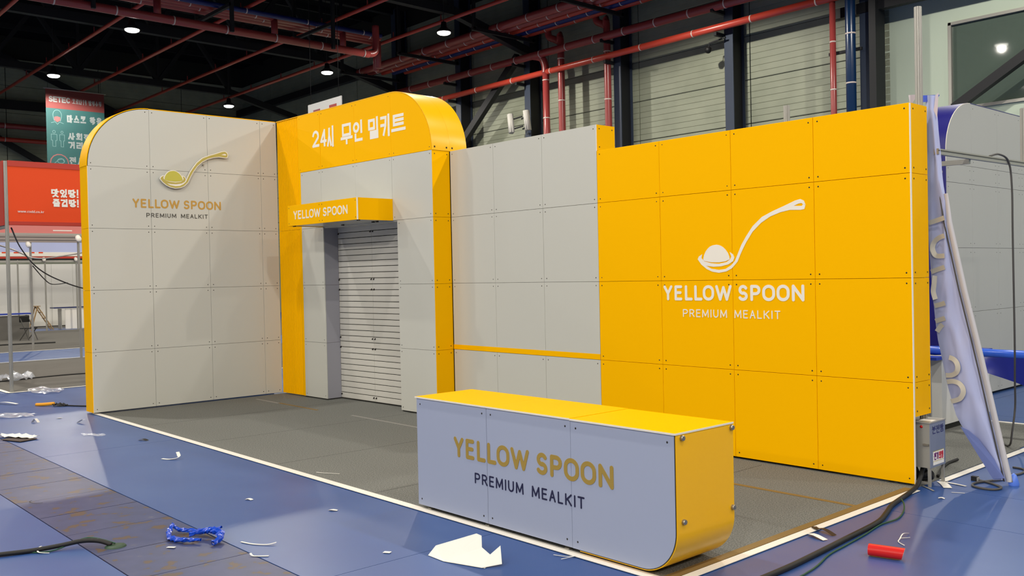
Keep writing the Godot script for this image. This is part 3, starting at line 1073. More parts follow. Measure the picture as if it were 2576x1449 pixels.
func slat_mesh(w: float, h: float) -> ArrayMesh:
	var st := st_new()
	var pts := [Vector2(0, -0.02), Vector2(0, -0.004), Vector2(0.01, 0.0), Vector2(h - 0.004, 0.0), Vector2(h, -0.004), Vector2(h, -0.02)]
	for i in 5:
		var a: Vector2 = pts[i]
		var b: Vector2 = pts[i + 1]
		quad(st, Vector3(0, a.x, a.y), Vector3(w, a.x, a.y), Vector3(w, b.x, b.y), Vector3(0, b.x, b.y))
	quad(st, Vector3(w, 0, 0), Vector3(w, 0, -0.02), Vector3(w, h, -0.02), Vector3(w, h, 0))
	quad(st, Vector3(0, 0, -0.02), Vector3(0, 0, 0), Vector3(0, h, 0), Vector3(0, h, -0.02))
	return done(st)

func white_wall() -> void:
	var t := thing("exhibition_stand", "white panel wall with thin yellow stripe between gate and yellow wall", "wall")
	var sc := st_new()
	grid(t, [-6.985, -6.0, -5.0, -4.0], [0.03, R, 2 * R, 3 * R, 4 * R], M.white, sc)
	screw_part(sc, t)
	part("stripe", boxm(Vector3(-5.4925, R + 0.038, 0.0015), Vector3(2.985, 0.070, 0.003)), M.yellow, t)
	part("backing_board", boxm(Vector3(-5.49, 2 * R, -0.0215), Vector3(2.97, 4 * R - 0.02, 0.005)), M.backing, t)
	part("rear_board", boxm(Vector3(-5.49, 2 * R, -0.33), Vector3(2.97, 4 * R - 0.02, 0.018)), M.board, t)
	part("return_panel", boxm(Vector3(-3.998, 3.835 * R, -0.173), Vector3(0.012, 0.328 * R, 0.335)), M.yellow, t)
	part("return_panel", boxm(Vector3(-4.008, 1.83 * R, -0.175), Vector3(0.012, 3.66 * R, 0.30)), M.board, t)
	part("edge_trim", boxm(Vector3(-3.9975, 3.83 * R, -0.0005), Vector3(0.007, 0.335 * R, 0.006)), M.edge, t)
	part("top_cap", boxm(Vector3(-5.49, 4 * R - 0.006, -0.18), Vector3(2.98, 0.008, 0.30)), M.white, t)
	var st := st_new()
	for q in [[-0.05, 4 * R - 0.05], [-0.29, 4 * R - 0.05], [-0.05, 3.667 * R + 0.05]]:
		box(st, Vector3(-3.991, q[1], q[0]), Vector3(0.003, 0.014, 0.014))
	stuff(part("screw_heads", done(st), M.screw, t))

func yellow_wall() -> void:
	var t := thing("exhibition_stand", "yellow panel wall with large white spoon logo and lettering", "wall")
	var sc := st_new()
	grid(t, [-4.0, -3.0, -2.0, -1.0, 0.0], [0.03, R, 2 * R, 3 * R, 3.667 * R], M.yellow, sc)
	screw_part(sc, t)
	part("backing_board", boxm(Vector3(-2.0, 1.84 * R, -0.0215), Vector3(3.99, 3.63 * R, 0.005)), M.backing, t)
	part("rear_board", boxm(Vector3(-2.25, 1.84 * R, -0.35), Vector3(3.45, 3.63 * R, 0.018)), M.board, t)
	part("rear_board", boxm(Vector3(-0.25, 2.2 * R, -0.35), Vector3(0.45, 2.9 * R, 0.018)), M.board, t)
	var sd := st_new()
	var ys := [0.665, R, 2 * R, 3 * R, 3.667 * R]
	for j in 4:
		var y0: float = ys[j] + GAP
		var y1: float = ys[j + 1] - GAP
		part("end_panel", boxm(Vector3(-0.004, (y0 + y1) * 0.5, -0.196), Vector3(0.012, y1 - y0, 0.336)), M.yellow, t)
		for z in [-0.07, -0.33]:
			for y in [y0 + 0.05, y1 - 0.05]:
				box(sd, Vector3(0.003, y, z), Vector3(0.003, 0.014, 0.014))
	stuff(part("screw_heads", done(sd), M.screw, t))
	part("edge_trim", boxm(Vector3(0.0, 1.845 * R, -0.012), Vector3(0.008, 3.63 * R, 0.022)), M.edge, t)
	part("top_cap", boxm(Vector3(-2.0, 3.667 * R - 0.008, -0.18), Vector3(3.98, 0.008, 0.34)), M.board, t)
	var post := st_new()
	box(post, Vector3(-3.9, 1.5, -0.2), Vector3(0.04, 2.98, 0.04))
	box(post, Vector3(-0.30, 1.5, -0.2), Vector3(0.04, 2.98, 0.04))
	part("frame_posts", done(post), M.alu, t)
	var lg := node("logo", t)
	part("spoon", extrudem(spoon_outline(), 0.0008, 0.003), M.print_white, lg)
	part("rice_ball", extrudem(ball_outline(), 0.0008, 0.003), M.print_white, lg)
	name_ink(-2.966, -1.123, 1.755, 1.931, 0.034, M.print_white, t, 0.0008)
	line_ink("PREMIUM MEALKIT", -2.687, -1.408, 1.564, 1.655, 0.0125, M.print_white, t, 0.0008)

func counter() -> void:
	var t := thing("counter", "low yellow counter with pale front panels and rounded lower right corner", "counter", Vector3(-2.825, 0.008, 3.7264))
	var L := 2.917
	var H := 1.0075
	var sc := st_new()
	var xs := [0.0, 0.972, 1.944, L]
	for i in 2:
		part("front_panel", panelm(xs[i] + GAP, xs[i + 1] - GAP, 0.035, H - 0.012), M.lavender, t)
		screws_of(sc, xs[i], xs[i + 1], 0.035, H - 0.01, 0.055)
	var p := PackedVector2Array([Vector2(xs[2] + GAP, 0.035)])
	p.append_array(arc2(Vector2(L - 0.30, 0.335), 0.30, 270, 360, 14))
	p.append(Vector2(L, H - 0.012))
	p.append(Vector2(xs[2] + GAP, H - 0.012))
	part("front_panel", extrudem(p, -0.018, 0.0), M.lavender, t)
	screw_at(sc, xs[2] + 0.055, H - 0.07)
	screw_at(sc, L - 0.06, H - 0.07)
	screw_at(sc, xs[2] + 0.055, 0.09)
	screw_part(sc, t)
	var body := PackedVector2Array([Vector2(0.012, 0.045)])
	body.append_array(arc2(Vector2(L - 0.30, 0.335), 0.285, 270, 360, 14))
	body.append(Vector2(L - 0.015, H - 0.02))
	body.append(Vector2(0.012, H - 0.02))
	part("inner_board", extrudem(body, -0.024, -0.019), M.backing, t)
	part("rear_board", extrudem(body, -0.65, -0.632), M.lavender, t)
	part("end_board", boxm(Vector3(0.006, H * 0.5 + 0.02, -0.33), Vector3(0.012, H - 0.07, 0.60)), M.lavender, t)
	part("base_board", boxm(Vector3(1.3, 0.055, -0.33), Vector3(2.55, 0.012, 0.60)), M.backing, t)
	var path := PackedVector2Array([Vector2(L - 0.9, 0.035)])
	path.append_array(arc2(Vector2(L - 0.30, 0.335), 0.30, 270, 360, 20))
	path.append(Vector2(L, H - 0.012))
	path.reverse()
	part("wrap_panel", edge_strip(path, 0.012, -0.004, -0.655), M.yellow_gloss, t)
	part("edge_line", edge_strip(path, 0.004, 0.0012, -0.004), M.backing, t)
	for i in 3:
		var x0: float = xs[i] + (0.0 if i else -0.012)
		var x1: float = xs[i + 1] + (0.014 if i == 2 else 0.0)
		var y := H - 0.006 - (0.003 if i == 2 else 0.0)
		part("top_panel", boxm(Vector3((x0 + x1) * 0.5, y, -0.325), Vector3(x1 - x0 - 0.002, 0.012, 0.666)), M.yellow_top, t)
		part("top_edge", boxm(Vector3((x0 + x1) * 0.5, y, 0.0095), Vector3(x1 - x0 - 0.002, 0.013, 0.003)), M.edge, t)
	part("top_edge", boxm(Vector3(L + 0.0145, H - 0.009, -0.325), Vector3(0.003, 0.013, 0.666)), M.edge, t)
	var knob := lathem([Vector2(0.019, 0.0), Vector2(0.019, 0.016), Vector2(0.016, 0.022), Vector2(0.0, 0.024)], 14, false)
	for q in [Vector2(0.967, -0.062), Vector2(0.967, -0.63), Vector2(0.40, -0.067), Vector2(0.397, -0.632)]:
		part("knob", knob, M.steel, t, Transform3D(Basis(Vector3(0, 0, 1), -PI / 2), Vector3(L + 0.012, q.x, q.y)))
	for x in [0.12, 0.92, 1.85]:
		part("foot", lathem([Vector2(0.03, 0.0), Vector2(0.03, 0.012), Vector2(0.012, 0.02), Vector2(0.012, 0.05)], 10, false), M.steel, t, Transform3D(Basis(), Vector3(x, 0.0, -0.05)))
	name_ink(0.538, 2.369, 0.537, 0.709, 0.034, M.print_gold, t, 0.0006)
	line_ink("PREMIUM MEALKIT", 0.811, 2.078, 0.346, 0.4365, 0.0135, M.print_navy, t, 0.0006)

# ------------------------------------------------------------------ hall steel
func columns_and_roof() -> void:
	var names := ["far dark steel column left of the yellow arch", "dark steel column just right of the yellow arch top", "steel column carrying the two small speakers", "steel column right of the lone red riser pipe", "steel column beside the small ceiling camera", "wide dark steel column left of the white wall"]
	var xs := [-36.06, -30.78, -25.94, -20.70, -15.44, -10.36]
	for i in 6:
		var t := thing("steel_support", names[i], "column", Vector3(xs[i] + 0.17, 0, -19.2), 0, "steel columns along the back wall")
		var st := st_new()
		box(st, Vector3(0, 8, -0.02), Vector3(0.36, 16, 0.04))
		box(st, Vector3(0, 8, -0.70), Vector3(0.36, 16, 0.04))
		part("flange", done(st), M.column, t)
		part("web", boxm(Vector3(0.05, 8, -0.36), Vector3(0.06, 16, 0.66)), M.column_dark, t)
		if i == 5:
			part("cover_plate", boxm(Vector3(0.33, 8, -0.1), Vector3(0.22, 16, 0.6)), M.column_dark, t)
	var tn := ["roof truss above the big red ceiling pipe", "roof truss above the far lamps at left", "roof truss nearest the yellow arch", "roof truss above the middle of the stand"]
	var tx := [-36.0, -46.3, -25.7, -15.4]
	for i in 4:
		var x: float = tx[i]
		var t := thing("roof_truss", "dark steel " + tn[i], "truss", Vector3(x, 0, 0), 0, "dark steel roof trusses")
		var lowy := 12.9 if i < 3 else 13.4
		part("bottom_chord", barm(Vector3(0, lowy, -15.0), Vector3(0, lowy + 0.3, 34), 0.3, 0.34), M.black_steel, t)
		part("bottom_chord", barm(Vector3(0, 11.85, -19.2), Vector3(0, lowy, -15.0), 0.3, 0.34), M.black_steel, t)
		part("top_chord", barm(Vector3(0, 15.9, -19.4), Vector3(0, 15.9, 34), 0.3, 0.3), M.black_steel, t)
		for k in 12:
			var z := -15.0 + k * 4.1
			part("diagonal", barm(Vector3(0, lowy + 0.1, z), Vector3(0, 15.9, z + 2.05), 0.2, 0.2), M.black_steel, t)
			part("diagonal", barm(Vector3(0, 15.9, z + 2.05), Vector3(0, lowy + 0.1, z + 4.1), 0.2, 0.2), M.black_steel, t)
			part("upright", barm(Vector3(0, lowy, z), Vector3(0, 15.9, z), 0.14, 0.14), M.black_steel, t)
	# beam across the trusses and wall braces
	var wt := [[Vector3(-26.1, 11.7, -19.0), Vector3(-30.5, 8.3, -19.2), "dark diagonal brace between the two columns right of the arch"],
		[Vector3(-7.5, 6.7, -19.25), Vector3(-2.6, 9.7, -19.25), "dark steel brace crossing the office window"],
		[Vector3(-11.2, 10.25, -19.3), Vector3(20.0, 10.25, -19.3), "dark steel beam along the top of the white end wall"]]
	for b in wt:
		solo("steel_brace", barm(b[0], b[1], 0.26, 0.26 if b[0].y < 11.0 and b[1].y < 10.2 else 0.32), M.column_dark, b[2], "brace")
	solo("eaves_girder", barm(Vector3(-54.6, 12.0, 34), Vector3(-54.6, 12.6, -19.5), 0.3, 0.5), M.black_steel, "dark eaves beam along the left hall wall above the pipes", "beam")
	solo("eaves_girder", barm(Vector3(-54.6, 13.3, -19.5), Vector3(-11, 13.3, -19.5), 0.3, 0.4), M.black_steel, "dark eaves beam along the back hall wall over the pipes", "beam")
	for b in [[-4.3, 15.5, -12.5, 12.1, "upper left above the teal banner"], [4.6, 15.2, -3.6, 12.1, "at the upper left picture corner"]]:
		solo("sloping_brace", barm(Vector3(-54.4, b[1], b[0]), Vector3(-54.4, b[3], b[2]), 0.3, 0.3), M.black_steel, "dark sloping wall brace " + b[4], "brace")
	solo("sloping_brace", barm(Vector3(-54.5, 12.4, -1.5), Vector3(-54.5, 8.6, -8.2), 0.3, 0.3), M.black_steel, "dark sloping wall brace left of the teal banner", "brace")

func bands(t: Node3D, a: Vector3, b: Vector3, r: float, step: float, first := 0.5) -> void:
	var d := (b - a).normalized()
	var L := a.distance_to(b)
	var m := tubem([-d * 0.022, d * 0.022], r * 1.06, 14)
	var s := first
	while s < L:
		part("band", m, M.band, t, Transform3D(Basis(), a + d * s))
		s += step

func run(called: String, label: String, a: Vector3, b: Vector3, r: float, m: Material, step := 1.6, first := 0.6, group := "", bend: Array = []) -> Node3D:
	var t := thing(called, label, "pipe", Vector3.ZERO, 0, group)
	part("pipe_run", tubem([a, b] if bend.is_empty() else bend, r, 16), m, t)
	if step > 0:
		bands(t, a, b, r, step, first)
	return t

func pipes() -> void:
	var p := run("hall_pipe", "thick dull red pipe running along the back wall, upper of two", Vector3(-37, 11.45, -18.6), Vector3(-6, 11.33, -18.6), 0.155, M.pipe_red, 1.55, 0.35)
	for x in [-30.75, -25.9, -20.7, -15.45]:
		part("bracket", boxm(Vector3(x, 11.24, -18.85), Vector3(0.12, 0.12, 0.75)), M.black_steel, p)
	part("tee", tubem(curve_pts([Vector3(-24.75, 11.4, -18.6), Vector3(-24.35, 11.25, -18.75), Vector3(-24.2, 10.9, -18.8), Vector3(-24.2, 10.6, -18.8)]), 0.16, 14), M.pipe_red, p)
	p = run("hall_pipe", "bright red pipe running along the back wall, lower of two", Vector3(-37, 10.60, -18.8), Vector3(-8, 10.70, -18.8), 0.125, M.pipe_scarlet, 2.45, 0.9)
	for x in [-30.75, -25.9, -20.7, -15.45]:
		part("bracket", boxm(Vector3(x, 10.43, -18.95), Vector3(0.12, 0.12, 0.6)), M.black_steel, p)
	# risers
	run("riser_pipe", "left one of the paired red riser pipes above the white wall", Vector3(-24.17, 10.75, -18.8), Vector3(-24.17, 3.5, -18.8), 0.145, M.pipe_red, 1.6, 0.45)
	p = run("riser_pipe", "right one of the paired red riser pipes, bending up behind the pipe rack", Vector3(-23.45, 11.6, -19.0), Vector3(-23.45, 3.5, -19.0), 0.145, M.pipe_red, 1.75, 0.5, "",
		curve_pts([Vector3(-24.2, 13.1, -19.0), Vector3(-24.2, 12.5, -19.0), Vector3(-24.12, 12.15, -19.0), Vector3(-23.8, 11.98, -19.0), Vector3(-23.53, 11.8, -19.0), Vector3(-23.45, 11.4, -19.0), Vector3(-23.45, 3.5, -19.0)]))
	p = run("riser_pipe", "lone red riser pipe left of a steel column, ending above the yellow step", Vector3(-20.85, 11.2, -19.0), Vector3(-20.85, 3.5, -19.0), 0.14, M.pipe_red, 1.9, 0.3, "",
		curve_pts([Vector3(-21.45, 13.1, -19.0), Vector3(-21.45, 12.5, -19.0), Vector3(-21.36, 12.2, -19.0), Vector3(-21.1, 12.05, -19.0), Vector3(-20.92, 11.9, -19.0), Vector3(-20.85, 11.5, -19.0), Vector3(-20.85, 3.5, -19.0)]))
	run("riser_pipe", "thin red vertical pipe beside the blue one", Vector3(-11.12, 10.66, -18.9), Vector3(-11.12, 3.5, -18.9), 0.095, M.pipe_red, 1.52, 1.35)
	p = run("riser_pipe", "thick blue vertical pipe right of the thin red one", Vector3(-10.52, 14.5, -18.9), Vector3(-10.52, 3.5, -18.9), 0.155, M.pipe_blue, 1.55, 1.95)
	part("bracket", boxm(Vector3(-10.75, 8.95, -19.0), Vector3(1.1, 0.09, 0.09)), M.black_steel, p)
	# rack of five pipes along the back wall
	var rack := [[-17.0, 0.17, M.pipe_red, "first"], [-17.5, 0.15, M.pipe_red, "second"], [-18.02, 0.12, M.pipe_scarlet, "third"], [-18.42, 0.13, M.pipe_navy, "blue"], [-18.85, 0.11, M.pipe_scarlet, "rearmost"]]
	var words := ["dull red pipe on the near edge of the ceiling rack by the back wall", "second dull red pipe from the near edge of the ceiling rack", "slim red pipe next to the blue one in the ceiling rack", "blue pipe in the ceiling rack by the back wall", "slim red pipe nearest the wall in the ceiling rack"]
	for i in 5:
		var z: float = rack[i][0]
		var x0 := -36.0 + i * 0.4
		run("rack_pipe", words[i], Vector3(x0, 12.45, z), Vector3(-9.5, 12.45, z), rack[i][1], rack[i][2], 1.75, 0.5 + 0.25 * i, "pipes of the rack by the back wall")
	for i in 5:
		var x: float = [-35.35, -30.5, -25.2, -20.1, -15.0][i]
		var t := thing("pipe_hanger", ["dark hanger frame at the left end of the pipe rack", "dark hanger frame right of the upright pipe pair", "dark hanger frame above the brace right of the arch", "dark hanger frame under the rack near the elbow pipes", "dark hanger frame of the pipe rack above the yellow wall"][i], "hanger", Vector3(x, 0, 0), 0, "hangers of the rack by the back wall")
		part("crossbar", boxm(Vector3(0, 12.2, -17.4), Vector3(0.12, 0.14, 3.5)), M.black_steel, t)
		part("drop_rod", boxm(Vector3(0, 14.1, -15.75), Vector3(0.12, 3.8, 0.12)), M.black_steel, t)
		part("drop_rod", boxm(Vector3(0, 12.5, -19.05), Vector3(0.12, 0.7, 0.12)), M.black_steel, t)
	# pipes running towards the viewer
	p = run("main_pipe", "big dull red main pipe crossing the upper left of the hall", Vector3(-27.9, 11.25, 6), Vector3(-27.9, 11.2, -12.4), 0.15, M.pipe_red, 1.95, 0.6)
	part("end_elbow", tubem(curve_pts([Vector3(-27.9, 11.2, -12.3), Vector3(-27.9, 11.26, -12.6), Vector3(-27.9, 11.5, -12.75), Vector3(-27.9, 12.4, -12.75)]), 0.145, 14), M.pipe_red, p)
	var zr := [[-28.75, 0.10, M.pipe_navy, "blue pipe alongside the big red main"], [-29.2, 0.13, M.pipe_red, "red pipe with short down stubs beside the blue one"], [-29.75, 0.12, M.pipe_red, "red pipe third from the big main"], [-30.3, 0.14, M.pipe_red, "outermost red pipe of the bundle by the big main"]]
	for i in 4:
		p = run("bundle_pipe", zr[i][3], Vector3(zr[i][0], 12.3 + 0.05 * i, 6), Vector3(zr[i][0], 12.3 + 0.05 * i, -13.6 - 0.25 * i), zr[i][1], zr[i][2], 2.6, 0.5 + 0.6 * i)
		if i == 1:
			for z in [-4.3, -8.9, -12.0]:
				part("down_stub", tubem([Vector3(-29.2, 12.3, z), Vector3(-29.2, 11.55, z)], 0.13, 12), M.pipe_red, p)
		if i >= 2:
			part("down_stub", tubem([Vector3(zr[i][0], 12.3 + 0.05 * i, -13.6 - 0.25 * i), Vector3(zr[i][0], 11.2, -13.6 - 0.25 * i)], 0.13, 12), M.pipe_red, p)
	for z in [-1.6, -6.4, -10.6]:
		var t := thing("pipe_hanger", ["dark hanger over the near lamp holding the main pipe", "dark hanger half way along the main pipe", "dark hanger near the far end of the main pipe"][[-1.6, -6.4, -10.6].find(z)], "hanger", Vector3(0, 0, z))
		part("drop_rod", boxm(Vector3(-27.65, 13.4, 0), Vector3(0.12, 4.6, 0.12)), M.black_steel, t)
		part("drop_rod", boxm(Vector3(-30.7, 14.1, 0), Vector3(0.12, 3.8, 0.12)), M.black_steel, t)
		part("crossbar", boxm(Vector3(-29.2, 12.1, 0), Vector3(3.2, 0.12, 0.12)), M.black_steel, t)
	# sprinkler branches
	var zb := [-0.67, -4.40, -7.65, -11.2, -14.75]
	var where := ["nearest to the viewer", "passing above the near lamps", "crossing the middle of the roof", "above the far lamps", "closest to the back wall"]
	for i in 5:
		var t := thing("sprinkler_pipe", "thin red sprinkler branch pipe " + where[i], "pipe", Vector3.ZERO, 0, "sprinkler branches under the roof")
		part("pipe_run", tubem([Vector3(-54, 12.5, zb[i]), Vector3(-20, 12.5, zb[i])], 0.075, 10), M.pipe_scarlet, t)
		for k in 8:
			part("sprinkler_head", lathem([Vector2(0.02, 0.3), Vector2(0.03, 0.1), Vector2(0.05, 0.05)], 8), M.pipe_red, t, Transform3D(Basis(), Vector3(-46.5 + k * 3.4, 12.5, zb[i])))
	run("hall_pipe", "dull red pipe on the left hall wall above another", Vector3(-54.3, 11.2, 12), Vector3(-54.3, 11.15, -19), 0.16, M.pipe_red, 3.3, 0.7)
	run("hall_pipe", "deep red pipe on the left hall wall just over the red sign", Vector3(-54.3, 10.38, 12), Vector3(-54.3, 10.4, -19), 0.13, M.pipe_scarlet, 3.3, 0.7)

func hall_signs() -> void:
	# hanging safety banner, faces +x
	var t := thing("hanging_banner", "teal and red hanging safety banner with white Korean lettering", "banner", Vector3(-45.0, 0, -4.85), 90)
	part("banner_header", boxm(Vector3(1.37, 11.25, 0), Vector3(2.76, 0.94, 0.015)), M.brick_red, t)
	part("banner_sheet", boxm(Vector3(1.37, 8.3, 0), Vector3(2.76, 4.96, 0.015)), M.teal, t)
	part("top_rod", tubem([Vector3(-0.1, 11.74, 0), Vector3(2.85, 11.74, 0)], 0.03, 8), M.alu, t)
	for x in [0.1, 2.6]:
		part("hanging_wire", tubem([Vector3(x, 11.74, 0), Vector3(x, 16.4, 0)], 0.008, 5), M.black, t)
	var st := st_new()
	var word := "SETEC"
	for i in 5:
		ink(st, fit(latin(word[i]), 0.16 + i * 0.2, 11.12, 0.29 + i * 0.2, 11.34), 0.06, 0.009, 0.011, false)
	hangul_ink(st, "코로나19 방역수칙", 1.22, 2.62, 11.08, 11.34, 0.035, 0.009)
	hangul_ink(st, "마스크 착용", 0.95, 2.62, 10.13, 10.52, 0.075, 0.009)
	hangul_ink(st, "사회적", 0.98, 2.05, 9.28, 9.64, 0.07, 0.009)
	hangul_ink(st, "거리두기", 0.98, 2.45, 8.85, 9.20, 0.07, 0.009)
	hangul_ink(st, "전시장", 1.02, 2.1, 8.02, 8.44, 0.07, 0.009)
	part("lettering", done(st), mat(Color(0.55, 0.58, 0.58), 0.7), t)
	var ic := st_new()
	ink(ic, [el(0.5, 10.45, 0.2, 0.26, -20, 200), ln([0.31, 10.36, 0.36, 10.16]), ln([0.69, 10.36, 0.64, 10.16]), ln([0.22, 10.06, 0.4, 10.12, 0.5, 10.0, 0.6, 10.12, 0.78, 10.06])], 0.025, 0.009, 0.011)
	for q in [[0.33, 1.0], [0.7, 0.85]]:
		var x: float = q[0]
		var k: float = q[1]
		ink(ic, [el(x, 9.62, 0.06 * k, 0.07 * k), ln([x - 0.13 * k, 9.5, x - 0.13 * k, 9.2, x - 0.07 * k, 9.2, x - 0.07 * k, 8.9, x + 0.07 * k, 8.9, x + 0.07 * k, 9.2, x + 0.13 * k, 9.2, x + 0.13 * k, 9.5, x - 0.13 * k, 9.5])], 0.022, 0.009, 0.011)
	ink(ic, [ln([0.3, 8.05, 0.5, 8.25, 0.7, 8.3, 0.78, 8.15]), el(0.62, 8.2, 0.16, 0.12)], 0.03, 0.009, 0.011)
	part("icons", done(ic), mat(Color(0.40, 0.53, 0.53), 0.7), t)
	var ic2 := st_new()
	extrude(ic2, PackedVector2Array([Vector2(0.36, 10.36), Vector2(0.36, 10.2), Vector2(0.5, 10.1), Vector2(0.64, 10.2), Vector2(0.64, 10.36), Vector2(0.5, 10.4)]), 0.009, 0.0115)
	ink(ic2, [el(0.55, 8.1, 0.42, 0.42)], 0.05, 0.0085, 0.0095)
	part("icons", done(ic2), mat(Color(0.58, 0.36, 0.36), 0.7), t)
	# fire equipment sign hanging behind the arch, faces +z
	var s := thing("hanging_sign", "white hanging sign with red hose reel and extinguisher symbols", "sign", Vector3(-27.6, 0, -9.4))
	var x0 := 0.0
	part("sign_board", boxm(Vector3(1.2, 7.9, 0), Vector3(2.40, 1.7, 0.04)), mat(Color(0.80, 0.80, 0.79), 0.6), s)
	var rd := st_new()
	extrude(rd, rect2(0.40, 7.55, 0.90, 8.50), 0.021, 0.024)
	part("symbol_field", done(rd), mat(Color(0.55, 0.20, 0.22), 0.6), s)
	var rd2 := st_new()
	extrude(rd2, rect2(1.56, 7.55, 2.08, 8.52), 0.021, 0.024)
	part("symbol_field", done(rd2), mat(Color(0.62, 0.08, 0.07), 0.6), s)
	var sy := st_new()
	var spiral := []
	for i in 60:
		var a := TAU * i / 20.0
		var r := 0.03 + 0.052 * i / 20.0
		spiral.append(Vector2(0.65 + cos(a) * r, 8.02 + sin(a) * r * 1.25))
	spiral.append(Vector2(0.84, 8.33))
	ink(sy, [spiral], 0.028, 0.024, 0.027)
	part("symbol", done(sy), mat(Color(0.80, 0.55, 0.55), 0.6), s)
	var sy2 := st_new()
	extrude(sy2, PackedVector2Array([Vector2(1.72, 7.6), Vector2(1.86, 7.6), Vector2(1.86, 8.1), Vector2(1.83, 8.16), Vector2(1.80, 8.3), Vector2(1.76, 8.3), Vector2(1.76, 8.16), Vector2(1.72, 8.1)]), 0.024, 0.027)
	extrude(sy2, PackedVector2Array([Vector2(1.84, 8.22), Vector2(1.98, 8.12), Vector2(1.98, 8.32)]), 0.024, 0.027)
	part("symbol", done(sy2), mat(Color(0.88, 0.83, 0.80), 0.6), s)
	for x in [0.2, 2.2]:
		part("hanging_wire", tubem([Vector3(x, 8.75, 0), Vector3(x, 16.4, 0)], 0.01, 5), M.black, s)
	# two column speakers
	for q in [[-26.36, 8.75, 13.0, "pale slim speaker turned away, left of the steel column", -24.0], [-25.32, 8.76, 6.0, "pale slim column speaker on the steel column's right", 25.0]]:
		var sp := thing("column_speaker", q[3], "speaker", Vector3(q[0], q[1], -18.72), q[4], "pair of slim speakers on the column")
		sp.rotation_degrees.z = q[2]
		var st2 := st_new(true)
		extrude(st2, arc2(Vector2(0, 0), 0.13, 0, 180, 10) + PackedVector2Array([Vector2(-0.13, -0.10), Vector2(0.13, -0.10)]), -0.43, 0.43, Transform3D(Basis(Vector3.RIGHT, Vector3(0, 0, 1), Vector3(0, 1, 0)), Vector3.ZERO))
		part("cabinet", done(st2), mat(Color(0.78, 0.77, 0.74), 0.6), sp)
		part("bracket", barm(Vector3(0, 0.2, -0.08), Vector3(-q[4] * 0.016, 0.2, -0.42), 0.05, 0.05), M.black_steel, sp)
		part("bracket", barm(Vector3(0, -0.25, -0.08), Vector3(-q[4] * 0.016, -0.25, -0.42), 0.05, 0.05), M.black_steel, sp)
	var cc := thing("security_camera", "small dark security camera on an arm left of a column", "camera", Vector3(-16.0, 10.02, -19.0))
	part("arm", barm(Vector3(0.75, 0.30, 0), Vector3(0.05, 0.22, 0), 0.05, 0.05), M.black_steel, cc)
	part("stem", barm(Vector3(0.08, 0.24, 0), Vector3(0.02, 0.04, 0), 0.03, 0.03), M.black_steel, cc)
	part("dome", lathem([Vector2(0.0, 0.1), Vector2(0.1, 0.08), Vector2(0.13, 0.02), Vector2(0.11, -0.06), Vector2(0.06, -0.11), Vector2(0.0, -0.13)], 12), M.black, cc)

# ------------------------------------------------------------------ right of the stand
func octa_post(h: float) -> ArrayMesh:
	var st := st_new()
	var p := PackedVector2Array()
	for i in 24:
		var a := TAU * i / 24
		var r := 0.035 if i % 3 else 0.026
		p.append(Vector2(cos(a), sin(a)) * r)
	extrude(st, p, 0.0, h, Transform3D(Basis(Vector3.RIGHT, Vector3(0, 0, -1), Vector3(0, 1, 0)), Vector3.ZERO))
	return done(st)

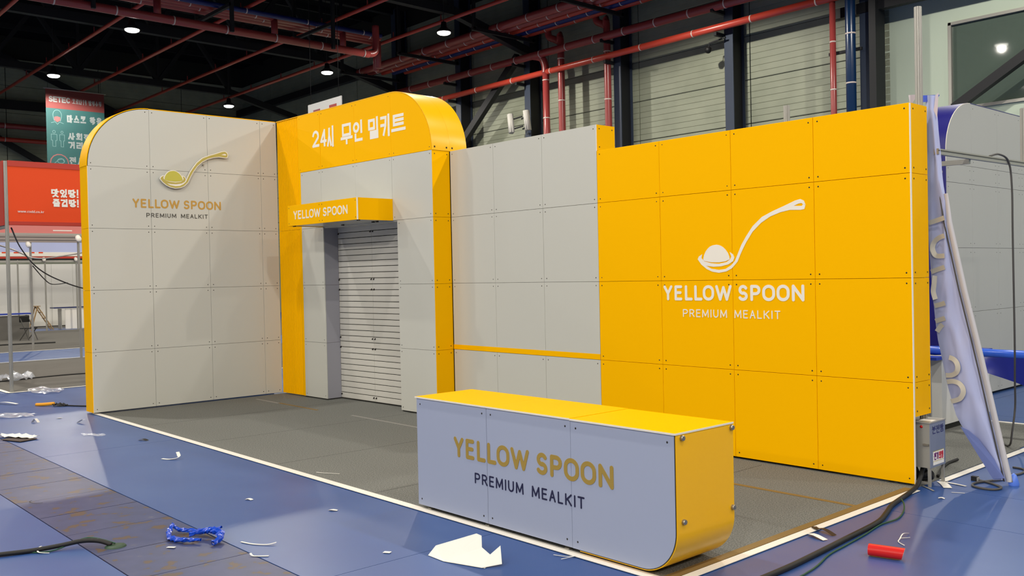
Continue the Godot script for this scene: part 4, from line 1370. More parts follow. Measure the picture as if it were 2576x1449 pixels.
func right_side() -> void:
	solo("aluminium_post", octa_post(4.60), M.alu, "tall grooved aluminium post rising behind the yellow wall's right end", "post", Vector3(-0.048, 0, -0.315))
	solo("aluminium_post", octa_post(3.9), M.alu, "short grooved aluminium post tip above the yellow wall", "post", Vector3(-1.60, 0, -0.5))
	# distribution box
	var t := thing("distribution_box", "grey steel electrical box on legs beside the yellow wall", "box", Vector3(0, 0, 0))
	part("body", boxm(Vector3(-0.06, 0.392, -0.265), Vector3(0.32, 0.425, 0.32)), M.box_grey, t)
	part("side_door", boxm(Vector3(0.103, 0.392, -0.265), Vector3(0.006, 0.425, 0.33)), M.box_blue, t)
	part("lid", boxm(Vector3(-0.06, 0.61, -0.265), Vector3(0.34, 0.012, 0.34)), M.box_grey, t)
	part("paper_slip", boxm(Vector3(0.03, 0.6175, -0.22), Vector3(0.12, 0.002, 0.1)), M.paper, t)
	for q in [Vector2(0.088, -0.12), Vector2(0.088, -0.41), Vector2(-0.20, -0.12), Vector2(-0.20, -0.41)]:
		part("leg", boxm(Vector3(q.x, 0.09, q.y), Vector3(0.025, 0.18, 0.025)), M.box_grey, t)
	part("foot_rail", boxm(Vector3(-0.06, 0.035, -0.115), Vector3(0.30, 0.02, 0.02)), M.box_grey, t)
	part("latch", boxm(Vector3(0.065, 0.40, -0.098), Vector3(0.055, 0.018, 0.014)), M.steel, t)
	part("red_button", lathem([Vector2(0.014, 0), Vector2(0.013, 0.005), Vector2(0.0, 0.006)], 12), mat(Color(0.75, 0.08, 0.06), 0.4), t, Transform3D(Basis(Vector3.RIGHT, PI / 2), Vector3(0.022, 0.568, -0.105)))
	var face := Transform3D(Basis(Vector3.UP, PI / 2), Vector3(0.1065, 0, -0.10))
	var st := st_new()
	hangul_ink(st, "분전함", 0.045, 0.29, 0.50, 0.575, 0.007, 0.0, 0.2)
	part("lettering", done(st), mat(Color(0.20, 0.22, 0.42), 0.6), t, face)
	part("warning_label", boxm(Vector3(0.175, 0.265, 0.0005), Vector3(0.235, 0.13, 0.001)), M.paper, t, face)
	st = st_new()
	for i in 14:
		for y in [0.33, 0.235]:
			box(st, Vector3(0.066 + i * 0.0168, y, 0.0013), Vector3(0.008, 0.008, 0.0006))
	stuff(part("hazard_border", done(st), mat(Color(0.75, 0.68, 0.10), 0.6), t, face))
	st = st_new()
	hangul_ink(st, "전기", 0.075, 0.170, 0.248, 0.318, 0.009, 0.001, 0.12)
	part("lettering", done(st), mat(Color(0.42, 0.12, 0.40), 0.6), t, face)
	st = st_new()
	hangul_ink(st, "위험", 0.180, 0.275, 0.248, 0.318, 0.009, 0.001, 0.12)
	part("lettering", done(st), mat(Color(0.75, 0.12, 0.20), 0.6), t, face)
	part("cable_bundle", tubem(curve_pts([Vector3(-0.15, 0.17, -0.3), Vector3(-0.05, 0.08, -0.2), Vector3(0.03, 0.11, -0.25), Vector3(0.0, 0.04, -0.33), Vector3(-0.1, 0.05, -0.2)]), 0.028, 8), M.rubber, t)
	# leaning banner
	leaning_banner()
	# neighbouring blue and white wall, faces +x
	var w := thing("exhibition_stand", "white panel wall with rounded dark blue edge behind the leaning banner", "wall", Vector3(-1.963, 0, -5.45), 90)
	var sc := st_new()
	var xs := [0.0, 0.93, 1.945, 2.955, 3.96, 4.97]
	var ys := [0.04, 0.375, 1.367, 2.362, 3.351, 3.63]
	var wm := mat(Color(0.72, 0.72, 0.70), 0.45)
	for i in 5:
		for j in 5:
			part("panel", panelm(xs[i] + GAP, xs[i + 1] - GAP, ys[j] + GAP, ys[j + 1] - GAP), wm, w)
			screws_of(sc, xs[i], xs[i + 1], ys[j], ys[j + 1], 0.07)
		if i > 0:
			part("panel", panelm(xs[i] + GAP, xs[i + 1] - GAP, 3.63 + GAP, 4.605), wm, w)
			screws_of(sc, xs[i], xs[i + 1], 3.63, 4.605, 0.07)
	var rp := PackedVector2Array([Vector2(0.93 - GAP, 3.633), Vector2(0.93 - GAP, 4.605)])
	rp.append_array(arc2(Vector2(0.93, 3.80), 0.805, 92, 180, 14))
	rp.append(Vector2(0.125, 3.633))
	for i in rp.size():
		if rp[i].y < 4.6 and rp[i].x < 0.9:
			rp[i].x = (rp[i].x - 0.125) * 1.155 + 0.0
	part("rounded_panel", extrudem(rp, -0.018, 0.0), wm, w)
	screw_part(sc, w)
	part("backing_board", boxm(Vector3(2.49, 1.83, -0.0215), Vector3(4.95, 3.6, 0.005)), M.backing, w)
	part("rear_board", boxm(Vector3(2.49, 1.83, -0.49), Vector3(4.95, 3.6, 0.018)), M.board, w)
	part("edge_panel", boxm(Vector3(-0.006, 1.83, -0.25), Vector3(0.012, 3.6, 0.5)), M.blue_deep, w)
	var path := PackedVector2Array()
	for i in range(rp.size() - 1, 1, -1):
		path.append(rp[i])
	part("edge_panel", edge_strip(path, 0.012, -0.004, -0.5), M.blue_deep, w)
	part("edge_panel", boxm(Vector3(2.95, 4.612, -0.25), Vector3(4.05, 0.012, 0.5)), M.blue_deep, w)
	part("edge_trim", edge_strip(path, 0.010, 0.003, -0.004), M.edge, w)
	for y in [3.5, 1.85, 1.98]:
		part("edge_screw", boxm(Vector3(-0.014, y, -0.06), Vector3(0.006, 0.03, 0.03)), M.steel, w)
	# blue-topped counter
	var c := thing("counter", "white counter with glossy blue top behind the grey electrical box", "counter", Vector3(-1.08, 0, -3.05))
	part("body", boxm(Vector3(-0.55, 0.50, -0.85), Vector3(1.09, 0.84, 1.5)), mat(Color(0.84, 0.84, 0.83), 0.5), c)
	part("plinth", boxm(Vector3(-0.55, 0.04, -0.85), Vector3(1.05, 0.08, 1.46)), M.black, c)
	part("top", boxm(Vector3(-0.57, 0.935, -0.75), Vector3(1.2, 0.035, 1.75)), M.blue_top, c)
	var leg := thing("frame_post", "grey aluminium post between the yellow wall and the white counter", "post", Vector3(-0.46, 0, -1.35))
	part("post", octa_post(0.96), M.alu, leg)
	part("side_plate", boxm(Vector3(-0.10, 0.48, 0), Vector3(0.10, 0.92, 0.03)), M.alu_dark, leg)
	# plastic roll with the sheet hanging from it
	var r := thing("plastic_roll", "glossy blue plastic roll with loose sheet lying across the counter", "roll", Vector3(0, 0, 0))
	part("roll", tubem([Vector3(-1.75, 1.01, -3.3), Vector3(-0.6, 1.005, -3.3), Vector3(0.9, 0.995, -3.3)], 0.055, 16), mat(Color(0.22, 0.40, 0.86), 0.25), r)
	var sh := st_new(true)
	var nx := 20
	for i in nx:
		for j in 5:
			var pt := func(a: int, b: int) -> Vector3:
				var u := float(a) / nx
				var x := lerpf(-1.0, 0.9, u)
				var low := lerpf(0.93, 0.28, u)
				var v := float(b) / 5
				return Vector3(x, lerpf(0.965, low, v), -3.25 + 0.05 * sin(u * 11.0) * v + 0.05 * v)
			quad(sh, pt.call(i, j + 1), pt.call(i + 1, j + 1), pt.call(i + 1, j), pt.call(i, j))
	part("loose_sheet", done(sh), mat(Color(0.13, 0.17, 0.55), 0.3), r)
	part("rope", tubem(curve_pts([Vector3(-1.4, 0.965, -3.2), Vector3(-1.2, 0.95, -3.2), Vector3(-1.05, 0.965, -3.2)]), 0.008, 5), M.edge, r)
	var tr := thing("trestle", "grey trestle stand holding the far end of the plastic roll", "stand", Vector3(0.75, 0, -3.3))
	part("bearer", boxm(Vector3(0, 0.92, 0), Vector3(0.08, 0.04, 0.5)), M.alu, tr)
	for z in [-0.22, 0.22]:
		part("leg", boxm(Vector3(0, 0.45, z), Vector3(0.05, 0.90, 0.05)), M.alu, tr)
	# open aluminium frame
	var fr := thing("aluminium_girder", "horizontal aluminium beam jutting right from behind the leaning banner", "frame", Vector3.ZERO)
	var bst := st_new()
	bar(bst, Vector3(0.05, 3.205, -0.45), Vector3(0.05, 3.24, -4.2), 0.045, 0.055)
	part("beam", done(bst), M.alu, fr)
	part("beam_groove", barm(Vector3(0.075, 3.214, -0.45), Vector3(0.075, 3.249, -4.2), 0.004, 0.008), M.alu_dark, fr)
	part("cross_beam", barm(Vector3(0.03, 3.165, -1.29), Vector3(-1.4, 3.19, -1.29), 0.04, 0.05), M.alu, fr)
	part("stub_post", octa_post(0.62), M.alu, fr, Transform3D(Basis(), Vector3(0.05, 3.24, -2.73)))
	part("leg", octa_post(3.25), M.alu, fr, Transform3D(Basis(), Vector3(0.05, 0, -4.2)))
	var co := curve_pts([Vector3(0.05, 3.25, -1.75), Vector3(0.06, 3.285, -1.98), Vector3(0.08, 3.22, -2.19), Vector3(0.09, 2.94, -2.25), Vector3(0.085, 2.38, -2.27), Vector3(0.08, 1.235, -2.30), Vector3(0.03, 0.80, -2.43), Vector3(-0.01, 0.48, -2.54), Vector3(-0.02, 0.21, -2.47), Vector3(-0.08, 0.035, -2.55), Vector3(-0.3, 0.018, -2.85)], 6)
	solo("hanging_cable", tubem(co, 0.011, 7), M.grey_wire, "grey cord hanging from the aluminium beam to the floor", "cord")
	solo("hanging_cable", tubem(curve_pts([Vector3(-0.35, 3.17, -1.29), Vector3(-0.42, 3.1, -1.29), Vector3(-0.9, 2.78, -1.29), Vector3(-1.3, 2.5, -1.29)]), 0.012, 6), M.rubber, "black cord slanting down below the aluminium beam", "cord")

func leaning_banner() -> void:
	var t := thing("leaning_banner", "long pale lavender banner leaning crumpled beside the yellow wall's end", "banner")
	# rows from the top down: left edge, fold towards the viewer, right edge at the sleeve
	var rows := [
		[Vector3(-0.054, 3.766, -0.47), Vector3(0.03, 3.745, -0.4), Vector3(0.055, 3.745, -0.44)],
		[Vector3(-0.059, 3.535, -0.482), Vector3(0.036, 3.515, -0.415), Vector3(0.068, 3.515, -0.455)],
		[Vector3(-0.067, 3.226, -0.499), Vector3(0.046, 3.208, -0.435), Vector3(0.081, 3.207, -0.476)],
		[Vector3(-0.074, 2.954, -0.513), Vector3(0.065, 2.938, -0.452), Vector3(0.092, 2.938, -0.494)],
		[Vector3(-0.078, 2.739, -0.525), Vector3(0.12, 2.722, -0.466), Vector3(0.114, 2.725, -0.508)],
		[Vector3(-0.078, 2.524, -0.536), Vector3(0.114, 2.512, -0.479), Vector3(0.103, 2.514, -0.523)],
		[Vector3(-0.073, 2.21, -0.553), Vector3(0.106, 2.204, -0.499), Vector3(0.156, 2.203, -0.543)],
		[Vector3(-0.063, 1.863, -0.571), Vector3(0.096, 1.864, -0.521), Vector3(0.215, 1.862, -0.566)],
		[Vector3(-0.044, 1.595, -0.585), Vector3(0.089, 1.6, -0.538), Vector3(0.269, 1.601, -0.584)],
		[Vector3(-0.021, 1.358, -0.597), Vector3(0.166, 1.369, -0.553), Vector3(0.316, 1.371, -0.599)],
		[Vector3(0.017, 1.139, -0.609), Vector3(0.214, 1.154, -0.567), Vector3(0.356, 1.158, -0.614)],
		[Vector3(0.062, 0.886, -0.622), Vector3(0.283, 0.907, -0.583), Vector3(0.398, 0.911, -0.63)],
		[Vector3(0.124, 0.631, -0.636), Vector3(0.368, 0.659, -0.599), Vector3(0.439, 0.661, -0.647)],
		[Vector3(0.249, 0.382, -0.65), Vector3(0.46, 0.412, -0.616), Vector3(0.494, 0.409, -0.665)],
		[Vector3(0.369, 0.183, -0.661), Vector3(0.517, 0.209, -0.629), Vector3(0.538, 0.204, -0.679)],
		[Vector3(0.453, 0.029, -0.67), Vector3(0.54, 0.047, -0.64), Vector3(0.56, 0.042, -0.69)]
	]
	var no := FastNoiseLite.new()
	no.seed = 4
	no.frequency = 2.4
	var per := 3
	var at := func(i: int, j: int) -> Vector3:
		var f := float(i) / per
		var k := mini(int(f), rows.size() - 2)
		var c: Array = [rows[k][0].lerp(rows[k + 1][0], f - k), rows[k][1].lerp(rows[k + 1][1], f - k), rows[k][2].lerp(rows[k + 1][2], f - k)]
		var p: Vector3 = c[0].lerp(c[1], j / 6.0) if j <= 6 else c[1].lerp(c[2], (j - 6) / 5.0)
		var edge := 0.35 if j == 0 or j == 6 or j == 11 else 1.0
		return p + Vector3(0, 0, (0.030 * no.get_noise_2d(p.x * 2.2, p.y) + 0.014 * no.get_noise_2d(p.x * 7.0, p.y * 3.0 + 9.0)) * edge)
	var st := st_new(true)
	for i in (rows.size() - 1) * per:
		for j in 11:
			quad(st, at.call(i + 1, j), at.call(i + 1, j + 1), at.call(i, j + 1), at.call(i, j))
	part("cloth", done(st), M.lav_cloth, t)
	var hs := [Vector3(0.112, 2.79, -0.485), Vector3(0.143, 2.511, -0.50), Vector3(0.2, 2.18, -0.522), Vector3(0.255, 1.863, -0.543), Vector3(0.356, 1.358, -0.577), Vector3(0.413, 1.055, -0.598), Vector3(0.478, 0.696, -0.622), Vector3(0.587, 0.098, -0.664), Vector3(0.598, 0.035, -0.668)]
	var hem := st_new(true)
	for i in hs.size() - 1:
		var w0 := Vector3(0.034, 0.004, 0.010)
		var bulge := Vector3(0.004, 0, 0.020)
		var a: Vector3 = hs[i]
		var b: Vector3 = hs[i + 1]
		quad(hem, b - w0, b + bulge, a + bulge, a - w0)
		quad(hem, b + bulge, b + w0, a + w0, a + bulge)
		quad(hem, b + w0, b - w0 - bulge * 0.3, a - w0 - bulge * 0.3, a + w0)
	part("hem_sleeve", done(hem), mat(Color(0.80, 0.79, 0.80), 0.7), t)
	var off := []
	for v in hs:
		off.append(v + Vector3(-0.043, 0, 0.012))
	part("hem_cord", tubem(off, 0.007, 6), M.grey_wire, t)
	# blue inside of the cloth where it gapes at the top, and its turned corners
	var fl := st_new()
	quad(fl, Vector3(-0.15, 3.70, -0.45), Vector3(0.055, 3.70, -0.46), Vector3(0.085, 3.75, -0.47), Vector3(-0.09, 3.77, -0.46))
	part("lining", done(fl), mat(Color(0.26, 0.36, 0.78), 0.7), t)
	var pk := st_new()
	tri(pk, Vector3(-0.172, 3.775, -0.36), Vector3(-0.16, 3.66, -0.37), Vector3(-0.095, 3.775, -0.40))
	quad(pk, Vector3(0.045, 3.60, -0.42), Vector3(0.075, 3.52, -0.425), Vector3(0.09, 3.765, -0.43), Vector3(0.065, 3.745, -0.42))
	part("turned_corner", done(pk), mat(Color(0.84, 0.79, 0.81), 0.7), t)
	var un := st_new()
	var u := [Vector3(0.169, 0.523, -0.622), Vector3(0.254, 0.494, -0.612), Vector3(0.343, 0.428, -0.605), Vector3(0.485, 0.244, -0.607), Vector3(0.575, 0.075, -0.612), Vector3(0.458, 0.043, -0.648), Vector3(0.31, 0.294, -0.634)]
	for i in range(1, 6):
		tri(un, u[0], u[i + 1], u[i])
	part("lining", done(un), mat(Color(0.50, 0.56, 0.80), 0.7), t)
	# large pale letters running down the cloth
	var strokes := [
		[Vector3(-0.055, 2.518, -0.519), Vector3(0.03, 2.536, -0.493), Vector3(0.118, 2.558, -0.465)],
		[Vector3(0.112, 2.386, -0.477), Vector3(0.054, 2.368, -0.495), Vector3(-0.0, 2.33, -0.514), Vector3(-0.023, 2.275, -0.523), Vector3(-0.011, 2.223, -0.523), Vector3(0.023, 2.192, -0.515), Vector3(0.105, 2.191, -0.49)],
		[Vector3(-0.051, 2.036, -0.545), Vector3(0.022, 2.059, -0.522), Vector3(0.102, 2.081, -0.497)],
		[Vector3(-0.007, 1.998, -0.535), Vector3(-0.025, 1.905, -0.546), Vector3(-0.035, 1.838, -0.554), Vector3(-0.015, 1.766, -0.552)],
		[Vector3(-0.027, 1.702, -0.561), Vector3(0.032, 1.715, -0.54), Vector3(0.091, 1.732, -0.52)],
		[Vector3(-0.027, 1.549, -0.573), Vector3(0.027, 1.567, -0.554), Vector3(0.085, 1.584, -0.532)],
		[Vector3(-0.015, 1.446, -0.577), Vector3(0.022, 1.494, -0.563), Vector3(0.053, 1.521, -0.551)],
		[Vector3(0.098, 1.198, -0.576), Vector3(0.141, 1.186, -0.568), Vector3(0.175, 1.152, -0.564), Vector3(0.184, 1.102, -0.568), Vector3(0.165, 1.054, -0.577), Vector3(0.115, 1.024, -0.59), Vector3(0.054, 1.017, -0.602)],
		[Vector3(0.062, 0.953, -0.606), Vector3(0.127, 0.964, -0.593), Vector3(0.186, 0.95, -0.584), Vector3(0.22, 0.911, -0.582), Vector3(0.224, 0.86, -0.587), Vector3(0.193, 0.805, -0.597), Vector3(0.144, 0.778, -0.607), Vector3(0.095, 0.762, -0.616)],
	]
	var lt := st_new(true)
	for sk in strokes:
		var pts := curve_pts(sk, 4)
		var lft := []
		var rgt := []
		for i in pts.size():
			var d: Vector3 = (pts[mini(i + 1, pts.size() - 1)] - pts[maxi(i - 1, 0)]).normalized()
			var nn := d.cross(Vector3(0.25, 0.0, 0.97)).normalized() * 0.023
			lft.append(pts[i] - nn + Vector3(0, 0, 0.016))
			rgt.append(pts[i] + nn + Vector3(0, 0, 0.016))
		for i in pts.size() - 1:
			quad(lt, lft[i], lft[i + 1], rgt[i + 1], rgt[i])
	part("lettering", done(lt), mat(Color(0.82, 0.80, 0.74), 0.7), t)
	part("blue_shoe", lathem([Vector2(0.045, 0.0), Vector2(0.05, 0.02), Vector2(0.025, 0.10), Vector2(0.0, 0.12)], 10), mat(Color(0.35, 0.50, 0.88), 0.3), t, Transform3D(Basis(), Vector3(0.625, 0.0, -0.70)))

# ------------------------------------------------------------------ left of the stand
func clip_lamp(at: Vector3, label: String) -> void:
	var t := thing("clip_lamp", label, "lamp", at, 0, "white clip lamps on the stripped stands")
	part("head", lathem([Vector2(0.0, 0.0), Vector2(0.05, 0.01), Vector2(0.08, 0.1), Vector2(0.07, 0.2), Vector2(0.0, 0.21)], 10), M.print_white, t, Transform3D(Basis(Vector3(0, 0, 1), 0.9), Vector3(0.12, -0.1, 0)))
	part("arm", barm(Vector3(0, 0, 0), Vector3(0.12, -0.05, 0), 0.05, 0.05), M.print_white, t)

func left_side() -> void:
	for q in [[-16.0, 3.90, 4.52, "tall aluminium corner post at the left picture edge"], [-23.76, 0.25, 3.45, "aluminium post beside the rounded white wall's edge"], [-28.3, 0.33, 3.75, "aluminium post across the aisle under a clip lamp"], [-28.3, 3.9, 3.75, "aluminium post of the far stand near the picture edge"],
			[-41.0, -2.4, 3.2, "distant aluminium post left of the stepladder"], [-41.0, -3.52, 3.2, "distant aluminium post behind the stepladder"], [-41.0, -4.85, 3.2, "distant aluminium post in front of the far white desk"], [-45.1, -4.0, 3.2, "thin post on the far white panel wall"]]:
		solo("aluminium_post", octa_post(q[2]), M.alu, q[3], "post", Vector3(q[0], 0, q[1]), 0, "posts of the stripped stands")
	# red fascia sign facing +x
	var s := thing("fascia_sign", "orange red fascia sign with white Korean lettering beside the corner post", "sign", Vector3(-15.97, 0, 3.87), 90)
	part("sign_board", boxm(Vector3(2.0, 3.90, -0.02), Vector3(4.0, 1.26, 0.03)), M.sign_red, s)
	part("fold_band", boxm(Vector3(2.0, 4.475, -0.003), Vector3(4.0, 0.11, 0.012)), M.sign_red_dark, s)
	part("fold_band", boxm(Vector3(2.0, 3.31, -0.003), Vector3(4.0, 0.07, 0.012)), M.sign_red_dark, s)
	var st := st_new()
	hangul_ink(st, "맛있땅!", 0.78, 1.30, 3.845, 4.015, 0.030, 0.0, 0.10)
	hangul_ink(st, "즐겁땅!", 0.80, 1.30, 3.655, 3.815, 0.030, 0.0, 0.10)
	part("lettering", done(st), M.print_white, s)
	var tm := TextMesh.new()
	tm.text = "www.codd.co.kr"
	tm.font_size = 20
	tm.pixel_size = 0.0031
	tm.depth = 0.003
	part("lettering", tm, M.print_white, s, Transform3D(Basis(), Vector3(0.40, 3.545, 0.0)))
	var s2 := thing("fascia_sign", "sliver of deep red fascia board left of the corner post", "sign", Vector3(-18.1, 0, 3.93))
	part("sign_board", boxm(Vector3(0, 3.90, 0), Vector3(4.1, 1.26, 0.03)), M.sign_red_dark, s2)
	solo("frame_rail", boxm(Vector3(-18.1, 3.24, 3.9), Vector3(4.1, 0.06, 0.05)), M.alu, "pale beam under the sliver of deep red fascia", "beam")
	var s3 := thing("fascia_sign", "pinkish translucent fascia below the orange red sign", "sign", Vector3(-23.8, 0, 1.0))
	part("sign_board", boxm(Vector3(0, 4.0, 0), Vector3(0.03, 0.96, 5.8)), M.sign_pink, s3)
	part("lettering", boxm(Vector3(0.017, 3.60, -0.35), Vector3(0.004, 0.03, 0.5)), M.print_white, s3)
	part("frame_beam", boxm(Vector3(0, 3.49, 0), Vector3(0.06, 0.06, 5.8)), M.alu, s3)
	var b := thing("frame_rail", "broad grey aluminium beam of the stand across the aisle", "beam", Vector3(-28.3, 0, 0))
	part("beam", boxm(Vector3(0, 3.58, 0), Vector3(0.1, 0.25, 8.0)), mat(Color(0.58, 0.54, 0.51), 0.6), b)
	part("beam_groove", boxm(Vector3(0.052, 3.62, 0), Vector3(0.004, 0.02, 8.0)), M.alu_dark, b)
	part("beam_groove", boxm(Vector3(0.052, 3.52, 0), Vector3(0.004, 0.02, 8.0)), M.alu_dark, b)
	var s4 := thing("fascia_sign", "far lavender white fascia with cut off red letters", "sign", Vector3(-41.0, 0, 0))
	part("sign_board", boxm(Vector3(0, 3.80, -3), Vector3(0.04, 0.50, 14)), M.lav_cloth, s4)
	part("sign_board", boxm(Vector3(0.02, 3.46, -3), Vector3(0.04, 0.18, 14)), M.print_white, s4)
	part("red_band", boxm(Vector3(0.03, 3.31, -3), Vector3(0.04, 0.09, 14)), M.sign_red_dark, s4)
	part("dark_gap", boxm(Vector3(0.0, 3.225, -3), Vector3(0.04, 0.08, 14)), M.black, s4)
	part("frame_beam", boxm(Vector3(0.0, 3.14, -3), Vector3(0.08, 0.09, 14)), M.alu, s4)
	for q in [[0.0, 0.25], [-0.5, 0.3], [-1.1, 0.18], [-1.45, 0.18]]:
		part("letter", boxm(Vector3(0.043, 3.53, -1.9 + q[0]), Vector3(0.004, 0.06, q[1])), M.sign_red, s4)
	var w := thing("exhibition_stand", "far white panel wall behind the stripped stands", "wall", Vector3(-45.2, 0, 2.0), 90)
	for i in 14:
		part("panel", panelm(i * 0.99 + 0.004, (i + 1) * 0.99 - 0.004, 0.05, 3.1), mat(Color(0.86, 0.85, 0.82), 0.6), w)
	part("rail", boxm(Vector3(7, 0.03, 0), Vector3(14, 0.06, 0.05)), M.alu_dark, w)
	# desks, chair, ladder
	var d := thing("desk", "dark grey desk with blue top behind the left corner post", "desk", Vector3(-35.1, 0, -1.3))
	part("top", boxm(Vector3(-0.2, 0.99, 1.3), Vector3(0.62, 0.05, 2.8)), M.blue_top, d)
	part("front_panel", boxm(Vector3(0.0, 0.47, 1.3), Vector3(0.02, 0.92, 2.6)), mat(Color(0.40, 0.39, 0.37), 0.6), d)
	part("end_panel", boxm(Vector3(-0.22, 0.47, 0.0), Vector3(0.45, 0.92, 0.03)), mat(Color(0.66, 0.65, 0.62), 0.6), d)
	d = thing("desk", "white desk with dark blue top by the far panels", "desk", Vector3(-42.0, 0, -4.4))
	part("top", boxm(Vector3(-0.25, 1.0, -1.7), Vector3(0.65, 0.05, 4.0)), mat(Color(0.10, 0.15, 0.36), 0.4), d)
	part("front_panel", boxm(Vector3(0.0, 0.48, -1.9), Vector3(0.02, 0.94, 3.4)), M.print_white, d)
	part("end_panel", boxm(Vector3(-0.3, 0.48, -0.05), Vector3(0.5, 0.94, 0.03)), M.alu, d)
	var ch := thing("folding_chair", "black folding chair beside the dark grey desk", "chair", Vector3(-34.2, 0, -1.05), 30)
	part("seat", boxm(Vector3(0, 0.46, 0), Vector3(0.42, 0.03, 0.42)), M.black, ch)
	part("backrest", boxm(Vector3(-0.2, 0.80, 0), Vector3(0.04, 0.22, 0.44)), M.black, ch)
	for z in [-0.2, 0.2]:
		part("leg", barm(Vector3(-0.22, 0.9, z), Vector3(0.22, 0, z), 0.025, 0.025), M.grey_wire, ch)
		part("leg", barm(Vector3(0.16, 0.46, z), Vector3(-0.24, 0, z), 0.025, 0.025), M.grey_wire, ch)
	var ld := thing("stepladder", "small wooden stepladder standing before the far white panels", "ladder", Vector3(-42.1, 0, -3.55), 0)
	for x in [-0.2, 0.2]:
		part("rail", barm(Vector3(x, 1.1, 0.15), Vector3(x, 0, -0.5), 0.06, 0.04), M.wood, ld)
		part("rear_rail", barm(Vector3(x, 1.1, 0.15), Vector3(x, 0, 0.45), 0.05, 0.035), M.wood, ld)
	for k in 3:
		var f := (k + 1) / 4.0
		part("step", boxm(Vector3(0, 1.1 * f, lerpf(-0.5, 0.15, f)), Vector3(0.42, 0.03, 0.1)), M.wood, ld)
	part("top_step", boxm(Vector3(0, 1.11, 0.15), Vector3(0.46, 0.03, 0.24)), M.wood, ld)
	clip_lamp(Vector3(-28.2, 3.40, 0.42), "white clip lamp on the far post left of centre")
	clip_lamp(Vector3(-23.66, 3.40, 0.28), "white clip lamp on the post beside the rounded wall")
	clip_lamp(Vector3(-40.9, 3.25, -3.45), "distant white clip lamp on the far fascia")
	clip_lamp(Vector3(-40.9, 3.25, -4.8), "distant white clip lamp near the rounded wall's edge")
	# slack cables overhead
	var cab := [[[Vector3(-16.1, 3.22, 3.80), Vector3(-20.3, 3.02, 2.62), Vector3(-20.5, 2.642, 2.314), Vector3(-20.5, 2.397, 2.053), Vector3(-20.5, 2.195, 1.695), Vector3(-20.5, 1.995, 1.188), Vector3(-20.5, 1.9, 0.6), Vector3(-20.5, 2.0, -0.5)], 0.016, "black cable sagging from the corner post to the right"],
		[[Vector3(-24.5, 3.3, 2.4), Vector3(-24.5, 3.122, 1.838), Vector3(-24.5, 2.955, 1.48), Vector3(-24.5, 2.865, 1.298), Vector3(-24.5, 2.842, 0.967), Vector3(-24.5, 2.897, 0.543), Vector3(-24.5, 3.0, -0.056), Vector3(-24.5, 3.2, -0.8)], 0.022, "pale cable looping along the beam across the aisle"],
		[[Vector3(-28.2, 2.7, 0.3), Vector3(-30, 2.3, -0.5), Vector3(-33, 2.1, -1.6), Vector3(-36, 2.15, -3)], 0.018, "thin grey cable sagging behind the far post"]]
	for c in cab:
		solo("slack_cable", tubem(curve_pts(c[0]), c[1], 6), M.alu if c[1] > 0.021 else M.rubber, c[2], "cable")
	solo("floor_cable", tubem(curve_pts([Vector3(-18.2, 0.02, 3.9), Vector3(-18.6, 0.02, 2.2), Vector3(-18.3, 0.02, 0.5), Vector3(-18.6, 0.02, -2)]), 0.018, 6), M.rubber, "black cable on the carpet behind the corner post", "cable")
	solo("floor_cable", tubem(curve_pts([Vector3(-31.5, 0.03, 1.6), Vector3(-31.7, 0.03, 0.3), Vector3(-31.4, 0.03, -1.2)]), 0.03, 6), M.rubber, "black cable on the far carpet before the desk", "cable")

# ------------------------------------------------------------------ litter
func crumple(size: Vector2, height: float, sd: int, n := 12, ridge := 0.5) -> ArrayMesh:
	var no := FastNoiseLite.new()
	no.seed = sd
	no.frequency = 2.2 / maxf(size.x, size.y)
	no.fractal_octaves = 3
	var st := st_new()
	var at := func(i: int, j: int) -> Vector3:
		var x := (float(i) / n - 0.5) * size.x
		var z := (float(j) / n - 0.5) * size.y
		var a := atan2(z / size.y, x / size.x)
		var k := 1.0 + 0.25 * no.get_noise_2d(cos(a) * size.x, sin(a) * size.x + 5.0)
		var rr := Vector2(x / size.x, z / size.y).length() * 2.0
		var sh := 1.0 if rr < 0.001 else minf(1.0, 1.0 / maxf(rr, 0.001)) * 0.98
		if rr > 1.0:
			x *= sh
			z *= sh
		x *= k
		z *= k
		var h := absf(no.get_noise_2d(x * 1.3, z * 1.3)) * height * 1.8 + height * ridge * (1.0 - minf(rr, 1.0))
		return Vector3(x, 0.004 + h, z)
	for i in n:
		for j in n:
			quad(st, at.call(i, j + 1), at.call(i + 1, j + 1), at.call(i + 1, j), at.call(i, j))
	return done(st)

func ribbon(pts: Array, w: float, up := Vector3.UP) -> ArrayMesh:
	var st := st_new(true)
	var n := pts.size()
	var l := []
	var r := []
	for i in n:
		var d: Vector3 = (pts[mini(i + 1, n - 1)] - pts[maxi(i - 1, 0)]).normalized()
		var s := d.cross(up).normalized() * w * 0.5
		l.append(pts[i] - s)
		r.append(pts[i] + s)
	for i in n - 1:
		var h := Vector3(0, 0.0012, 0)
		quad(st, l[i] + h, r[i] + h, r[i + 1] + h, l[i + 1] + h)
		quad(st, l[i + 1], r[i + 1], r[i], l[i])
	return done(st)

